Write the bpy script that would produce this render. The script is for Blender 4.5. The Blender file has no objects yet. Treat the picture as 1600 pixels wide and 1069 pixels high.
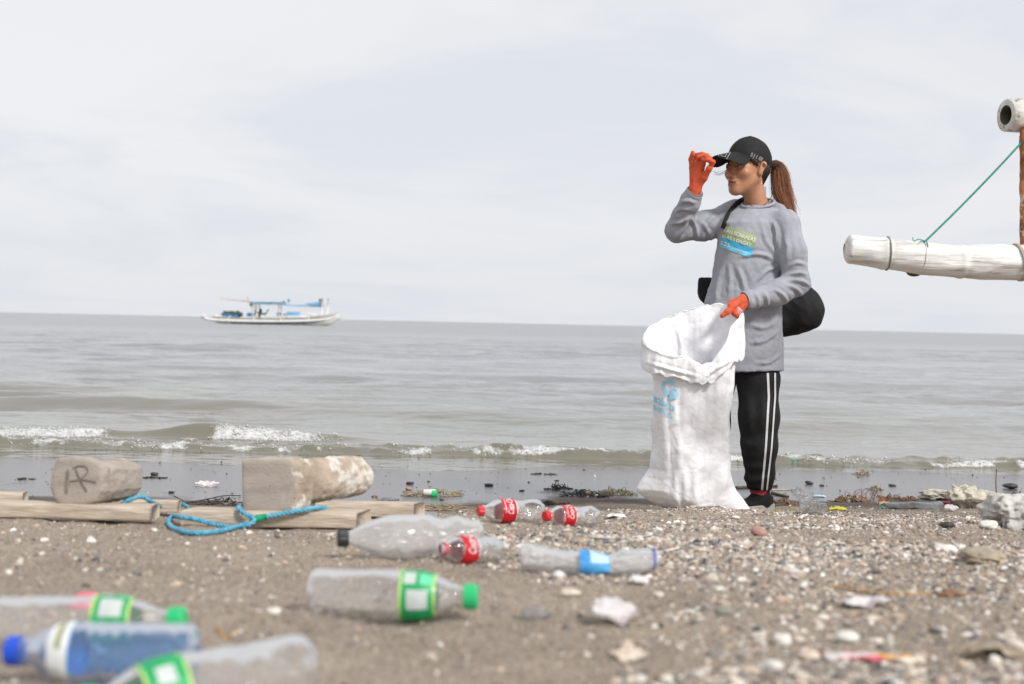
import bpy, bmesh, math, random
import numpy as np
from mathutils import Vector, Matrix, Euler
from mathutils.bvhtree import BVHTree

SC = bpy.context.scene
COL = SC.collection
R_ = math.radians

# ------------------------------------------------------------------ camera
FPX = 2222.0                      # focal length in pixels of the 1600 wide photograph
CAMZ = 0.85                       # metres above the still water
cam_d = bpy.data.cameras.new('camera'); cam = bpy.data.objects.new('camera', cam_d); COL.objects.link(cam)
cam_d.sensor_fit = 'HORIZONTAL'; cam_d.sensor_width = 36.0; cam_d.lens = 36.0 * FPX / 1600.0
cam_d.clip_start = 0.05; cam_d.clip_end = 20000.0
cam.location = (0, 0, CAMZ)
CAM_ROT = Matrix.Rotation(R_(90 - 0.76), 3, 'X') @ Matrix.Rotation(R_(1.24), 3, 'Z')
cam.rotation_euler = CAM_ROT.to_euler()
cam_d.dof.use_dof = True; cam_d.dof.focus_distance = 6.0; cam_d.dof.aperture_fstop = 4.2
SC.camera = cam

# ------------------------------------------------------------------ sky, sun, exposure
SUN_DIR = Vector((0.52, -0.60, 0.66)).normalized()        # towards the sun
sun_d = bpy.data.lights.new('sun', 'SUN'); sun = bpy.data.objects.new('sun', sun_d); COL.objects.link(sun)
sun_d.energy = 3.4; sun_d.angle = R_(12); sun_d.color = (1.0, 0.975, 0.94)
sun.rotation_euler = SUN_DIR.to_track_quat('Z', 'Y').to_euler()
W = bpy.data.worlds.new('World'); SC.world = W; W.use_nodes = True
def build_world():
    nt = W.node_tree; N = nt.nodes; L = nt.links
    for n in list(N): N.remove(n)
    out = N.new('ShaderNodeOutputWorld'); bg = N.new('ShaderNodeBackground'); bg.inputs[1].default_value = 0.1
    sky = N.new('ShaderNodeTexSky'); sky.sky_type = 'NISHITA'; sky.sun_disc = False
    sky.sun_elevation = math.asin(SUN_DIR.z); sky.sun_rotation = math.atan2(SUN_DIR.x, SUN_DIR.y)
    tc = N.new('ShaderNodeTexCoord'); sep = N.new('ShaderNodeSeparateXYZ'); L.new(tc.outputs['Generated'], sep.inputs[0])
    zc = N.new('ShaderNodeMath'); zc.operation = 'MAXIMUM'; L.new(sep.outputs[2], zc.inputs[0]); zc.inputs[1].default_value = 0.0
    za = N.new('ShaderNodeMath'); za.operation = 'ADD'; L.new(zc.outputs[0], za.inputs[0]); za.inputs[1].default_value = 0.10
    dv = N.new('ShaderNodeVectorMath'); dv.operation = 'DIVIDE'; L.new(tc.outputs['Generated'], dv.inputs[0])
    cb = N.new('ShaderNodeCombineXYZ'); L.new(za.outputs[0], cb.inputs[0]); L.new(za.outputs[0], cb.inputs[1]); cb.inputs[2].default_value = 1000.0
    L.new(cb.outputs[0], dv.inputs[1])
    mp = N.new('ShaderNodeMapping'); mp.inputs['Scale'].default_value = (1.0, 0.75, 1.0); mp.inputs['Location'].default_value = (3.1, 1.7, 0)
    L.new(dv.outputs[0], mp.inputs[0])
    n1 = N.new('ShaderNodeTexNoise'); n1.inputs['Scale'].default_value = 0.75; n1.inputs['Detail'].default_value = 7; n1.inputs['Roughness'].default_value = 0.55
    n1.inputs['Distortion'].default_value = 0.6
    L.new(mp.outputs[0], n1.inputs['Vector'])
    rp = N.new('ShaderNodeValToRGB'); rp.color_ramp.elements[0].position = 0.34; rp.color_ramp.elements[1].position = 0.62
    rp.color_ramp.elements[0].color = (7.75, 8.0, 8.5, 1); rp.color_ramp.elements[1].color = (9.0, 8.95, 9.05, 1)
    rp.color_ramp.interpolation = 'EASE'
    L.new(n1.outputs[0], rp.inputs[0])
    # thicker, more even cloud towards the horizon
    hz = N.new('ShaderNodeMapRange'); hz.inputs[1].default_value = 0.0; hz.inputs[2].default_value = 0.16; hz.inputs[3].default_value = 0.62; hz.inputs[4].default_value = 0.0
    hz.interpolation_type = 'SMOOTHSTEP'
    L.new(zc.outputs[0], hz.inputs[0])
    mh = N.new('ShaderNodeMix'); mh.data_type = 'RGBA'; L.new(hz.outputs[0], mh.inputs[0]); L.new(rp.outputs[0], mh.inputs[6]); mh.inputs[7].default_value = (7.6, 7.9, 8.5, 1)
    mx = N.new('ShaderNodeMix'); mx.data_type = 'RGBA'; mx.inputs[0].default_value = 0.93
    L.new(sky.outputs[0], mx.inputs[6]); L.new(mh.outputs[2], mx.inputs[7])
    L.new(mx.outputs[2], bg.inputs[0]); L.new(bg.outputs[0], out.inputs[0])
build_world()
SC.view_settings.view_transform = 'Standard'; SC.view_settings.look = 'None'
SC.view_settings.exposure = 0.0; SC.view_settings.gamma = 1.0; SC.view_settings.use_curve_mapping = False
SC.render.engine = 'CYCLES'
SC.cycles.max_bounces = 8; SC.cycles.diffuse_bounces = 4; SC.cycles.glossy_bounces = 4; SC.cycles.transmission_bounces = 6
SC.cycles.transparent_max_bounces = 24; SC.cycles.caustics_reflective = False; SC.cycles.caustics_refractive = False
SC.cycles.use_denoising = True; SC.cycles.sample_clamp_indirect = 4.0

# ------------------------------------------------------------------ pixel <-> place helpers
def ray(px, py):
    d = CAM_ROT @ Vector(((px - 800.0) / FPX, -(py - 534.5) / FPX, -1.0))
    return d / d.y
def at(px, py, Y):
    d = ray(px, py); return np.array((d.x * Y, Y, CAMZ + d.z * Y))
def atv(pts): return np.array([at(*p) for p in pts])

# ------------------------------------------------------------------ noise
def _h(ix, iy, iz, seed):
    h = (ix.astype(np.uint32) * np.uint32(374761393) + iy.astype(np.uint32) * np.uint32(668265263)
         + iz.astype(np.uint32) * np.uint32(2147483647) + np.uint32((seed * 1274126177) & 0xffffffff))
    h = (h ^ (h >> np.uint32(13))) * np.uint32(1274126177)
    h = (h ^ (h >> np.uint32(16))) * np.uint32(2246822519)
    return ((h ^ (h >> np.uint32(15))) & np.uint32(0xffffff)).astype(np.float32) / np.float32(0xffffff) * 2 - 1
def noise3(x, y, z, seed=0):
    x, y, z = np.broadcast_arrays(np.asarray(x, np.float32), np.asarray(y, np.float32), np.asarray(z, np.float32))
    fx, fy, fz = np.floor(x), np.floor(y), np.floor(z)
    ix, iy, iz = fx.astype(np.int64), fy.astype(np.int64), fz.astype(np.int64)
    u, v, w = x - fx, y - fy, z - fz
    u = u * u * u * (u * (u * 6 - 15) + 10); v = v * v * v * (v * (v * 6 - 15) + 10); w = w * w * w * (w * (w * 6 - 15) + 10)
    def c(a, b, d): return _h(ix + a, iy + b, iz + d, seed)
    x00 = c(0,0,0) * (1-u) + c(1,0,0) * u; x10 = c(0,1,0) * (1-u) + c(1,1,0) * u
    x01 = c(0,0,1) * (1-u) + c(1,0,1) * u; x11 = c(0,1,1) * (1-u) + c(1,1,1) * u
    return (x00 * (1-v) + x10 * v) * (1-w) + (x01 * (1-v) + x11 * v) * w
def fbm(x, y, z=0.0, oct=4, seed=0, gain=0.5):
    s = 0; a = 1.0; f = 1.0; t = 0
    for o in range(oct):
        s = s + a * noise3(np.asarray(x) * f + 17.3 * o, np.asarray(y) * f - 9.1 * o, np.asarray(z) * f + 4.7 * o, seed + o); t += a; a *= gain; f *= 2.03
    return s / t
def sstep(a, b, x):
    t = np.clip((np.asarray(x, float) - a) / (b - a), 0, 1); return t * t * (3 - 2 * t)

# ------------------------------------------------------------------ objects
def tag(o, label=None, cat=None, group=None, kind=None):
    if label: o['label'] = label
    if cat: o['category'] = cat
    if group: o['group'] = group
    if kind: o['kind'] = kind
    return o
def mesh(name, V, F, smooth=True):
    V = np.asarray(V, np.float32).reshape(-1, 3)
    me = bpy.data.meshes.new(name)
    if isinstance(F, np.ndarray):
        k = F.shape[1]; n = len(F)
        me.vertices.add(len(V)); me.vertices.foreach_set('co', V.ravel())
        me.loops.add(n * k); me.loops.foreach_set('vertex_index', F.astype(np.int32).ravel())
        me.polygons.add(n); me.polygons.foreach_set('loop_start', np.arange(0, n * k, k, dtype=np.int32))
        me.update(calc_edges=True)
    else:
        me.from_pydata([tuple(map(float, v)) for v in V], [], [tuple(int(i) for i in f) for f in F]); me.update()
    me.polygons.foreach_set('use_smooth', np.full(len(me.polygons), bool(smooth)))
    me.update()
    return me
def wloc(o):
    v = Vector((0, 0, 0))
    while o is not None: v += o.location; o = o.parent
    return np.array(v)
def obj(name, V, F, mat, parent=None, smooth=True, local=False, label=None):
    V = np.array(V, float).reshape(-1, 3)
    if parent is not None and not local: V = V - wloc(parent)
    me = mesh(name, V, F, smooth)
    o = bpy.data.objects.new(name, me); COL.objects.link(o)
    if mat is not None: me.materials.append(mat)
    if parent is not None: o.parent = parent
    if label: o['label'] = label
    return o
def solo(name, V, F, mat, label, cat, group=None, smooth=True):
    """a thing that is one mesh, its origin at its base"""
    V = np.array(V, float).reshape(-1, 3)
    c = np.array(((V[:,0].min()+V[:,0].max())/2, (V[:,1].min()+V[:,1].max())/2, V[:,2].min()))
    o = obj(name, V - c, F, mat, smooth=smooth); o.location = c
    return tag(o, label, cat, group)
def empty(name, loc, label, cat, group=None, rot=None):
    o = bpy.data.objects.new(name, None); COL.objects.link(o); o.location = tuple(map(float, loc)); o.empty_display_size = 0.05
    if rot is not None: o.rotation_euler = rot
    return tag(o, label, cat, group)
def vcol(o, C, name='Col'):
    me = o.data; a = me.color_attributes.new(name, 'FLOAT_COLOR', 'POINT')
    C = np.asarray(C, np.float32)
    if C.shape[1] == 3: C = np.concatenate([C, np.ones((len(C), 1), np.float32)], 1)
    a.data.foreach_set('color', C.ravel())
def vfloat(o, A, name):
    a = o.data.attributes.new(name, 'FLOAT', 'POINT'); a.data.foreach_set('value', np.asarray(A, np.float32).ravel())
def normals(V, F):
    V = np.asarray(V, float); n = np.zeros_like(V); F = np.asarray(F)
    a = np.cross(V[F[:,2]] - V[F[:,0]], V[F[:,-1]] - V[F[:,1]]) if F.shape[1] == 4 else np.cross(V[F[:,1]] - V[F[:,0]], V[F[:,2]] - V[F[:,0]])
    for k in range(F.shape[1]): np.add.at(n, F[:,k], a)
    return n / np.maximum(np.linalg.norm(n, axis=1, keepdims=True), 1e-12)

# ------------------------------------------------------------------ shape builders
def grid_faces(nu, nv, wrap_u=False, wrap_v=False):
    """vertex index = iu*nv + iv"""
    iu = np.arange(nu if wrap_u else nu - 1); iv = np.arange(nv if wrap_v else nv - 1)
    A, B = np.meshgrid(iu, iv, indexing='ij'); A = A.ravel(); B = B.ravel(); A1 = (A + 1) % nu; B1 = (B + 1) % nv
    return np.stack([A * nv + B, A1 * nv + B, A1 * nv + B1, A * nv + B1], 1)
def frames(P):
    P = np.asarray(P, float); T = np.gradient(P, axis=0); T /= np.maximum(np.linalg.norm(T, axis=1, keepdims=True), 1e-9)
    up = np.array((0, 0, 1.0)) if abs(T[0][2]) < 0.9 else np.array((1.0, 0, 0))
    U = np.zeros_like(P); u = up - T[0] * (up @ T[0]); u /= np.linalg.norm(u); U[0] = u
    for i in range(1, len(P)):
        u = U[i-1] - T[i] * (U[i-1] @ T[i]); U[i] = u / max(np.linalg.norm(u), 1e-9)
    return T, U, np.cross(T, U)
def tube(P, r, n=10, caps=True):
    P = np.asarray(P, float); r = np.broadcast_to(np.asarray(r, float), (len(P),)); T, U, B = frames(P)
    a = np.arange(n) * 2 * math.pi / n
    V = P[:,None] + r[:,None,None] * (np.cos(a)[None,:,None] * U[:,None] + np.sin(a)[None,:,None] * B[:,None])
    F = [tuple(f) for f in grid_faces(len(P), n, wrap_v=True)]
    V = V.reshape(-1, 3)
    if caps: F.append(tuple(range(n))[::-1]); F.append(tuple((len(P)-1) * n + k for k in range(n)))
    return V, F
def spline(P, n=40):
    P = np.asarray(P, float); Q = np.vstack([2*P[0]-P[1], P, 2*P[-1]-P[-2]]); out = []
    m = len(P) - 1
    for t in np.linspace(0, m, n):
        i = min(int(t), m - 1); f = t - i; a, b, c, d = Q[i], Q[i+1], Q[i+2], Q[i+3]
        out.append(0.5 * ((2*b) + (c-a)*f + (2*a-5*b+4*c-d)*f*f + (3*b-a-3*c+d)*f**3))
    return np.array(out)
def merge(parts):
    V = []; F = []; o = 0
    for v, f in parts:
        v = np.asarray(v, float).reshape(-1, 3); V.append(v); F += [tuple(int(i) + o for i in q) for q in f]; o += len(v)
    return np.vstack(V), F
def lathe(xs, rs, n=36, cap0=True, cap1=True):
    xs = np.asarray(xs, float); rs = np.asarray(rs, float); a = np.arange(n) * 2 * math.pi / n
    V = np.stack([np.repeat(xs[:,None], n, 1), rs[:,None] * np.cos(a), rs[:,None] * np.sin(a)], -1).reshape(-1, 3)
    F = [tuple(f) for f in grid_faces(len(xs), n, wrap_v=True)]
    if cap0: F.append(tuple(range(n))[::-1])
    if cap1: F.append(tuple((len(xs)-1) * n + k for k in range(n)))
    return V, F
def bbox(c, s, bev=0.0, rot=None):
    """bevelled box mesh"""
    bm = bmesh.new(); bmesh.ops.create_cube(bm, size=1.0)
    for v in bm.verts: v.co = Vector((v.co.x * s[0], v.co.y * s[1], v.co.z * s[2]))
    if bev: bmesh.ops.bevel(bm, geom=list(bm.edges), offset=bev, segments=2, affect='EDGES', profile=0.6)
    bm.verts.ensure_lookup_table()
    V = np.array([v.co[:] for v in bm.verts]); F = [[v.index for v in f.verts] for f in bm.faces]; bm.free()
    if rot is not None: V = V @ np.array(Euler(rot).to_matrix()).T
    return V + np.array(c), F
def ico(sub=1):
    bm = bmesh.new(); bmesh.ops.create_icosphere(bm, subdivisions=sub, radius=1.0); bm.verts.ensure_lookup_table()
    V = np.array([v.co[:] for v in bm.verts]); F = np.array([[v.index for v in f.verts] for f in bm.faces]); bm.free(); return V, F

# signed distance fields on a rectilinear grid, meshed with surface nets
class Field:
    def __init__(s, xs, ys, zs):
        s.xs, s.ys, s.zs = [np.asarray(a, np.float32) for a in (xs, ys, zs)]
        s.X = s.xs[:,None,None]; s.Y = s.ys[None,:,None]; s.Z = s.zs[None,None,:]
        s.F = np.full((len(xs), len(ys), len(zs)), 1.0, np.float32)
    def add(s, d, k=0.0): s.F = smin(s.F, d, k); return s
    def cut(s, d, k=0.0): s.F = -smin(-s.F, d, k); return s
    def box(s): return s.X, s.Y, s.Z
    def mesh(s): return surface_nets(s.F, s.xs, s.ys, s.zs)
def smin(a, b, k):
    if k <= 0: return np.minimum(a, b)
    h = np.maximum(k - np.abs(a - b), 0) / k
    return np.minimum(a, b) - h * h * k * 0.25
def sd_ell(P, c, r):
    x, y, z = P[0] - np.float32(c[0]), P[1] - np.float32(c[1]), P[2] - np.float32(c[2])
    k0 = np.sqrt((x / r[0])**2 + (y / r[1])**2 + (z / r[2])**2); k1 = np.sqrt((x / r[0]**2)**2 + (y / r[1]**2)**2 + (z / r[2]**2)**2)
    return (k0 * (k0 - 1) / np.maximum(k1, 1e-6)).astype(np.float32)
def sd_cap(P, a, b, ra, rb=None):
    rb = ra if rb is None else rb
    a = np.asarray(a, np.float32); b = np.asarray(b, np.float32); d = b - a; L2 = max(float(d @ d), 1e-12)
    x, y, z = P[0] - a[0], P[1] - a[1], P[2] - a[2]
    h = np.clip((x * d[0] + y * d[1] + z * d[2]) / L2, 0, 1)
    return (np.sqrt((x - h*d[0])**2 + (y - h*d[1])**2 + (z - h*d[2])**2) - (ra + (rb - ra) * h)).astype(np.float32)
def sd_chain(P, pts, rs, k=0.01):
    D = None
    for i in range(len(pts) - 1):
        d = sd_cap(P, pts[i], pts[i+1], rs[i], rs[i+1]); D = d if D is None else smin(D, d, k)
    return D
def rotz(P, c, ang):
    """grid points in a frame turned by ang about z at c"""
    x, y, z = P[0] - c[0], P[1] - c[1], P[2] - c[2]; ca, sa = math.cos(ang), math.sin(ang)
    return (x * ca + y * sa, -x * sa + y * ca, z)
def surface_nets(F, xs, ys, zs):
    nx, ny, nz = F.shape; I = F < 0
    c = [I[a:nx-1+a, b:ny-1+b, d:nz-1+d] for a in (0,1) for b in (0,1) for d in (0,1)]
    s = sum(k.astype(np.int8) for k in c); act = (s > 0) & (s < 8)
    ii, jj, kk = np.nonzero(act); n = len(ii); idx = np.full(act.shape, -1, np.int64); idx[ii, jj, kk] = np.arange(n)
    pos = np.zeros((n, 3)); cnt = np.zeros(n)
    corner = [(a, b, d) for a in (0,1) for b in (0,1) for d in (0,1)]
    val = {q: F[ii+q[0], jj+q[1], kk+q[2]] for q in corner}
    ax = (xs, ys, zs); base = (ii, jj, kk)
    for q in corner:
        for e in range(3):
            if q[e]: continue
            p = list(q); p[e] = 1; p = tuple(p); f0, f1 = val[q], val[p]; m = (f0 < 0) != (f1 < 0)
            if not m.any(): continue
            t = np.where(m, f0 / np.where(m, f0 - f1, 1), 0)
            for g in range(3):
                lo = ax[g][base[g] + q[g]]
                co = lo + (t * (ax[g][base[g] + 1] - ax[g][base[g]]) if g == e else 0)
                pos[:, g] += np.where(m, co, 0)
            cnt += m
    pos /= np.maximum(cnt, 1)[:, None]
    Q = []
    def quads(m, off, flipaxis):
        a, b, d = np.nonzero(m)
        return a, b, d
    # x edges
    m = I[:-1, 1:-1, 1:-1] != I[1:, 1:-1, 1:-1]; a, b, d = np.nonzero(m); up = I[:-1, 1:-1, 1:-1][a, b, d]
    q = np.stack([idx[a, b, d], idx[a, b+1, d], idx[a, b+1, d+1], idx[a, b, d+1]], 1); Q.append(np.where(up[:,None], q, q[:, ::-1]))
    m = I[1:-1, :-1, 1:-1] != I[1:-1, 1:, 1:-1]; a, b, d = np.nonzero(m); up = I[1:-1, :-1, 1:-1][a, b, d]
    q = np.stack([idx[a, b, d], idx[a, b, d+1], idx[a+1, b, d+1], idx[a+1, b, d]], 1); Q.append(np.where(up[:,None], q, q[:, ::-1]))
    m = I[1:-1, 1:-1, :-1] != I[1:-1, 1:-1, 1:]; a, b, d = np.nonzero(m); up = I[1:-1, 1:-1, :-1][a, b, d]
    q = np.stack([idx[a, b, d], idx[a+1, b, d], idx[a+1, b+1, d], idx[a, b+1, d]], 1); Q.append(np.where(up[:,None], q, q[:, ::-1]))
    Fq = np.concatenate(Q); return pos, Fq
def relax(V, F, it=2, w=0.5):
    V = V.copy(); E = np.concatenate([F[:, [k, (k+1) % F.shape[1]]] for k in range(F.shape[1])])
    for _ in range(it):
        s = np.zeros_like(V); c = np.zeros(len(V))
        np.add.at(s, E[:,0], V[E[:,1]]); np.add.at(c, E[:,0], 1)
        V = V * (1 - w) + w * s / np.maximum(c, 1)[:, None]
    return V
def ax(a, b, h): return np.arange(a, b + h, h)
def bvh(V, F): return BVHTree.FromPolygons([Vector(v) for v in np.asarray(V, float)], [tuple(int(i) for i in f) for f in F])

# lettering: flat triangles of the built-in font, centred
_txt = {}
def text2d(s, size=1.0, shear=0.0, edge=0.25, bold=0.0):
    key = (s, shear, edge, bold)
    if key not in _txt:
        cu = bpy.data.curves.new('t', 'FONT'); cu.body = s; cu.shear = shear; cu.align_x = 'CENTER'; cu.align_y = 'CENTER'; cu.size = 1.0; cu.offset = bold; cu.resolution_u = 4
        o = bpy.data.objects.new('t', cu); COL.objects.link(o); dg = bpy.context.evaluated_depsgraph_get()
        me = o.evaluated_get(dg).to_mesh(); bm = bmesh.new(); bm.from_mesh(me); o.evaluated_get(dg).to_mesh_clear()
        bmesh.ops.triangulate(bm, faces=bm.faces[:])
        for _ in range(3):
            es = [e for e in bm.edges if e.calc_length() > edge]
            if not es: break
            bmesh.ops.subdivide_edges(bm, edges=es, cuts=1); bmesh.ops.triangulate(bm, faces=bm.faces[:])
        bm.verts.ensure_lookup_table(); bm.verts.index_update()
        V = np.array([v.co[:2] for v in bm.verts]); F = [[v.index for v in f.verts] for f in bm.faces]; bm.free()
        bpy.data.objects.remove(o); bpy.data.curves.remove(cu); V = V - (V.min(0) + V.max(0)) / 2
        _txt[key] = (V, F)
    V, F = _txt[key]; return V * size, F
def poly2d(pts, edge=1e9):
    bm = bmesh.new(); bm.faces.new([bm.verts.new((p[0], p[1], 0)) for p in pts]); bmesh.ops.triangulate(bm, faces=bm.faces[:])
    for _ in range(4):
        es = [e for e in bm.edges if e.calc_length() > edge]
        if not es: break
        bmesh.ops.subdivide_edges(bm, edges=es, cuts=1); bmesh.ops.triangulate(bm, faces=bm.faces[:])
    bm.verts.ensure_lookup_table(); bm.verts.index_update()
    V = np.array([v.co[:2] for v in bm.verts]); F = [[v.index for v in f.verts] for f in bm.faces]; bm.free(); return V, F
def merge2(parts):
    V, F = merge([(np.hstack([v, np.zeros((len(v), 1))]), f) for v, f in parts]); return V[:, :2], F
def project(V2, F, O, U, Vv, D, tree, off):
    """lay flat shapes onto a surface: each point is carried along D from the plane (O,U,V) until it meets the surface"""
    out = []; miss = 0; last = None; D = Vector(D).normalized(); ok = []
    for p in V2:
        o = Vector(O) + Vector(U) * float(p[0]) + Vector(Vv) * float(p[1]) - D * 0.5
        h = tree.ray_cast(o, D)
        if h[0] is None: out.append((0, 0, 0)); ok.append(False)
        else:
            n = h[1] if h[1].dot(D) < 0 else -h[1]
            out.append(tuple(h[0] - D * off + n * off * 0.5)); ok.append(True)
    F = [f for f in F if all(ok[i] for i in f)]
    return np.array(out), F
# ------------------------------------------------------------------ materials
MATS = {}
def sock(n, name):
    return n.inputs[name]
def mat(name, col, rough=0.6, var=0.12, scale=30.0, col2=None, bump=0.0, bscale=None, spec=0.5, metal=0.0, attr=False, stretch=(1,1,1),
        translucent=0.0, detail=5, sheen=0.0, sss=0.0, bdist=0.01, coord='Object', mottle=None, mscale=6.0, mlo=0.45, mhi=0.6):
    m = bpy.data.materials.new(name); m.use_nodes = True; N = m.node_tree.nodes; L = m.node_tree.links
    b = N['Principled BSDF']; b.inputs['Roughness'].default_value = rough; b.inputs['Metallic'].default_value = metal
    b.inputs['Specular IOR Level'].default_value = spec
    if sheen: b.inputs['Sheen Weight'].default_value = sheen
    tc = N.new('ShaderNodeTexCoord'); mp = N.new('ShaderNodeMapping'); mp.inputs['Scale'].default_value = stretch; L.new(tc.outputs[coord], mp.inputs[0])
    nz = N.new('ShaderNodeTexNoise'); nz.inputs['Scale'].default_value = scale; nz.inputs['Detail'].default_value = detail; L.new(mp.outputs[0], nz.inputs['Vector'])
    c = Vector(col[:3]); c2 = Vector(col2[:3]) if col2 else c * (1 + var)
    rp = N.new('ShaderNodeValToRGB'); rp.color_ramp.elements[0].position = 0.32; rp.color_ramp.elements[1].position = 0.68
    rp.color_ramp.elements[0].color = (*(c * (1 - var) if not col2 else c), 1); rp.color_ramp.elements[1].color = (*c2, 1)
    L.new(nz.outputs[0], rp.inputs[0]); cout = rp.outputs[0]
    if attr:
        a = N.new('ShaderNodeAttribute'); a.attribute_name = 'Col'
        mu = N.new('ShaderNodeMix'); mu.data_type = 'RGBA'; mu.blend_type = 'MULTIPLY'; mu.inputs[0].default_value = 1.0
        L.new(a.outputs['Color'], mu.inputs[6]); L.new(cout, mu.inputs[7]); cout = mu.outputs[2]
    if mottle:
        n2 = N.new('ShaderNodeTexNoise'); n2.inputs['Scale'].default_value = mscale; n2.inputs['Detail'].default_value = 6; n2.inputs['Roughness'].default_value = 0.65; L.new(mp.outputs[0], n2.inputs['Vector'])
        r2 = N.new('ShaderNodeMapRange'); r2.inputs[1].default_value = mlo; r2.inputs[2].default_value = mhi; L.new(n2.outputs[0], r2.inputs[0])
        mm = N.new('ShaderNodeMix'); mm.data_type = 'RGBA'; L.new(r2.outputs[0], mm.inputs[0]); L.new(cout, mm.inputs[6]); mm.inputs[7].default_value = (*mottle, 1); cout = mm.outputs[2]
    L.new(cout, b.inputs['Base Color'])
    if bump:
        nb = N.new('ShaderNodeTexNoise'); nb.inputs['Scale'].default_value = bscale or scale * 2; nb.inputs['Detail'].default_value = 6; L.new(mp.outputs[0], nb.inputs['Vector'])
        bp = N.new('ShaderNodeBump'); bp.inputs['Strength'].default_value = bump; bp.inputs['Distance'].default_value = bdist; L.new(nb.outputs[0], bp.inputs['Height']); L.new(bp.outputs[0], b.inputs['Normal'])
    if sss:
        b.inputs['Subsurface Weight'].default_value = sss; b.inputs['Subsurface Radius'].default_value = (0.012, 0.005, 0.003); b.inputs['Subsurface Scale'].default_value = 0.5
    if translucent:
        out = N['Material Output']; tr = N.new('ShaderNodeBsdfTranslucent'); L.new(cout, tr.inputs[0]); mx = N.new('ShaderNodeMixShader'); mx.inputs[0].default_value = translucent
        L.new(b.outputs[0], mx.inputs[1]); L.new(tr.outputs[0], mx.inputs[2]); L.new(mx.outputs[0], out.inputs[0])
    MATS[name] = m
    return m
def clear_plastic(name, tint=(0.95, 0.96, 0.97), haze=0.16, haze_col=(0.84, 0.84, 0.84), rough=0.08, dirt=0.25, scale=14.0):
    """thin clear sheet: what it does not mirror it lets through, dulled by scuffs and grime"""
    m = bpy.data.materials.new(name); m.use_nodes = True; N = m.node_tree.nodes; L = m.node_tree.links
    N.remove(N['Principled BSDF']); out = N['Material Output']
    tr = N.new('ShaderNodeBsdfTransparent'); tr.inputs[0].default_value = (*tint, 1)
    gl = N.new('ShaderNodeBsdfGlossy'); gl.inputs['Roughness'].default_value = rough
    fr = N.new('ShaderNodeFresnel'); fr.inputs[0].default_value = 1.40
    tc = N.new('ShaderNodeTexCoord'); nz = N.new('ShaderNodeTexNoise'); nz.inputs['Scale'].default_value = scale; nz.inputs['Detail'].default_value = 6; nz.inputs['Roughness'].default_value = 0.62
    L.new(tc.outputs['Object'], nz.inputs['Vector'])
    bp = N.new('ShaderNodeBump'); bp.inputs['Strength'].default_value = 0.35; bp.inputs['Distance'].default_value = 0.006; L.new(nz.outputs[0], bp.inputs['Height'])
    L.new(bp.outputs[0], gl.inputs['Normal']); L.new(bp.outputs[0], fr.inputs['Normal'])
    m1 = N.new('ShaderNodeMixShader'); L.new(fr.outputs[0], m1.inputs[0]); L.new(tr.outputs[0], m1.inputs[1]); L.new(gl.outputs[0], m1.inputs[2])
    df = N.new('ShaderNodeBsdfDiffuse'); df.inputs[0].default_value = (*haze_col, 1); tl = N.new('ShaderNodeBsdfTranslucent'); tl.inputs[0].default_value = (*haze_col, 1)
    md = N.new('ShaderNodeMixShader'); md.inputs[0].default_value = 0.5; L.new(df.outputs[0], md.inputs[1]); L.new(tl.outputs[0], md.inputs[2])
    mr = N.new('ShaderNodeMapRange'); mr.inputs[1].default_value = 0.35; mr.inputs[2].default_value = 0.75; mr.inputs[3].default_value = haze; mr.inputs[4].default_value = haze + dirt; L.new(nz.outputs[0], mr.inputs[0])
    m2 = N.new('ShaderNodeMixShader'); L.new(mr.outputs[0], m2.inputs[0]); L.new(m1.outputs[0], m2.inputs[1]); L.new(md.outputs[0], m2.inputs[2])
    L.new(m2.outputs[0], out.inputs[0]); MATS[name] = m
    return m

m_sack = mat('woven_white', (0.88, 0.88, 0.90), 0.45, 0.03, 60, bump=0.10, bscale=90, translucent=0.12, spec=0.5, bdist=0.012)
def crinkle(m):
    # fine sharp crinkles of stiff woven film on top of the built folds, and its weave
    N = m.node_tree.nodes; L = m.node_tree.links; b = N['Principled BSDF']; tc = N.new('ShaderNodeTexCoord'); prev = None
    for sc, st, di in ((7, .20, .020), (19, .14, .009), (45, .10, .004)):
        n = N.new('ShaderNodeTexNoise'); n.inputs['Scale'].default_value = sc; n.inputs['Detail'].default_value = 1.5; n.inputs['Distortion'].default_value = 0.4; L.new(tc.outputs['Object'], n.inputs['Vector'])
        s1 = N.new('ShaderNodeMath'); s1.operation = 'SUBTRACT'; L.new(n.outputs[0], s1.inputs[0]); s1.inputs[1].default_value = 0.5
        s2 = N.new('ShaderNodeMath'); s2.operation = 'ABSOLUTE'; L.new(s1.outputs[0], s2.inputs[0])
        bp = N.new('ShaderNodeBump'); bp.inputs['Strength'].default_value = st; bp.inputs['Distance'].default_value = di * 6; L.new(s2.outputs[0], bp.inputs['Height'])
        if prev: L.new(prev, bp.inputs['Normal'])
        prev = bp.outputs[0]
    L.new(prev, b.inputs['Normal'])
crinkle(m_sack)
m_shirt = mat('grey_jersey', (0.325, 0.335, 0.375), 0.85, 0.05, 25, bump=0.25, bscale=60, sheen=0.1, spec=0.2, bdist=0.004)
m_black = mat('black_cloth', (0.012, 0.012, 0.013), 0.8, 0.25, 40, bump=0.25, bscale=90, spec=0.3, bdist=0.004)
m_trouser = mat('black_trouser', (0.010, 0.010, 0.011), 0.75, 0.3, 30, bump=0.3, bscale=22, spec=0.35, bdist=0.008)
m_cap = mat('black_cap', (0.014, 0.014, 0.015), 0.8, 0.2, 60, bump=0.2, bscale=300, spec=0.3, bdist=0.002)
m_capgrey = mat('grey_print', (0.22, 0.22, 0.22), 0.7, 0.1, 40)
m_white_stripe = mat('white_stripe', (0.62, 0.62, 0.63), 0.7, 0.08, 60)
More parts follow.
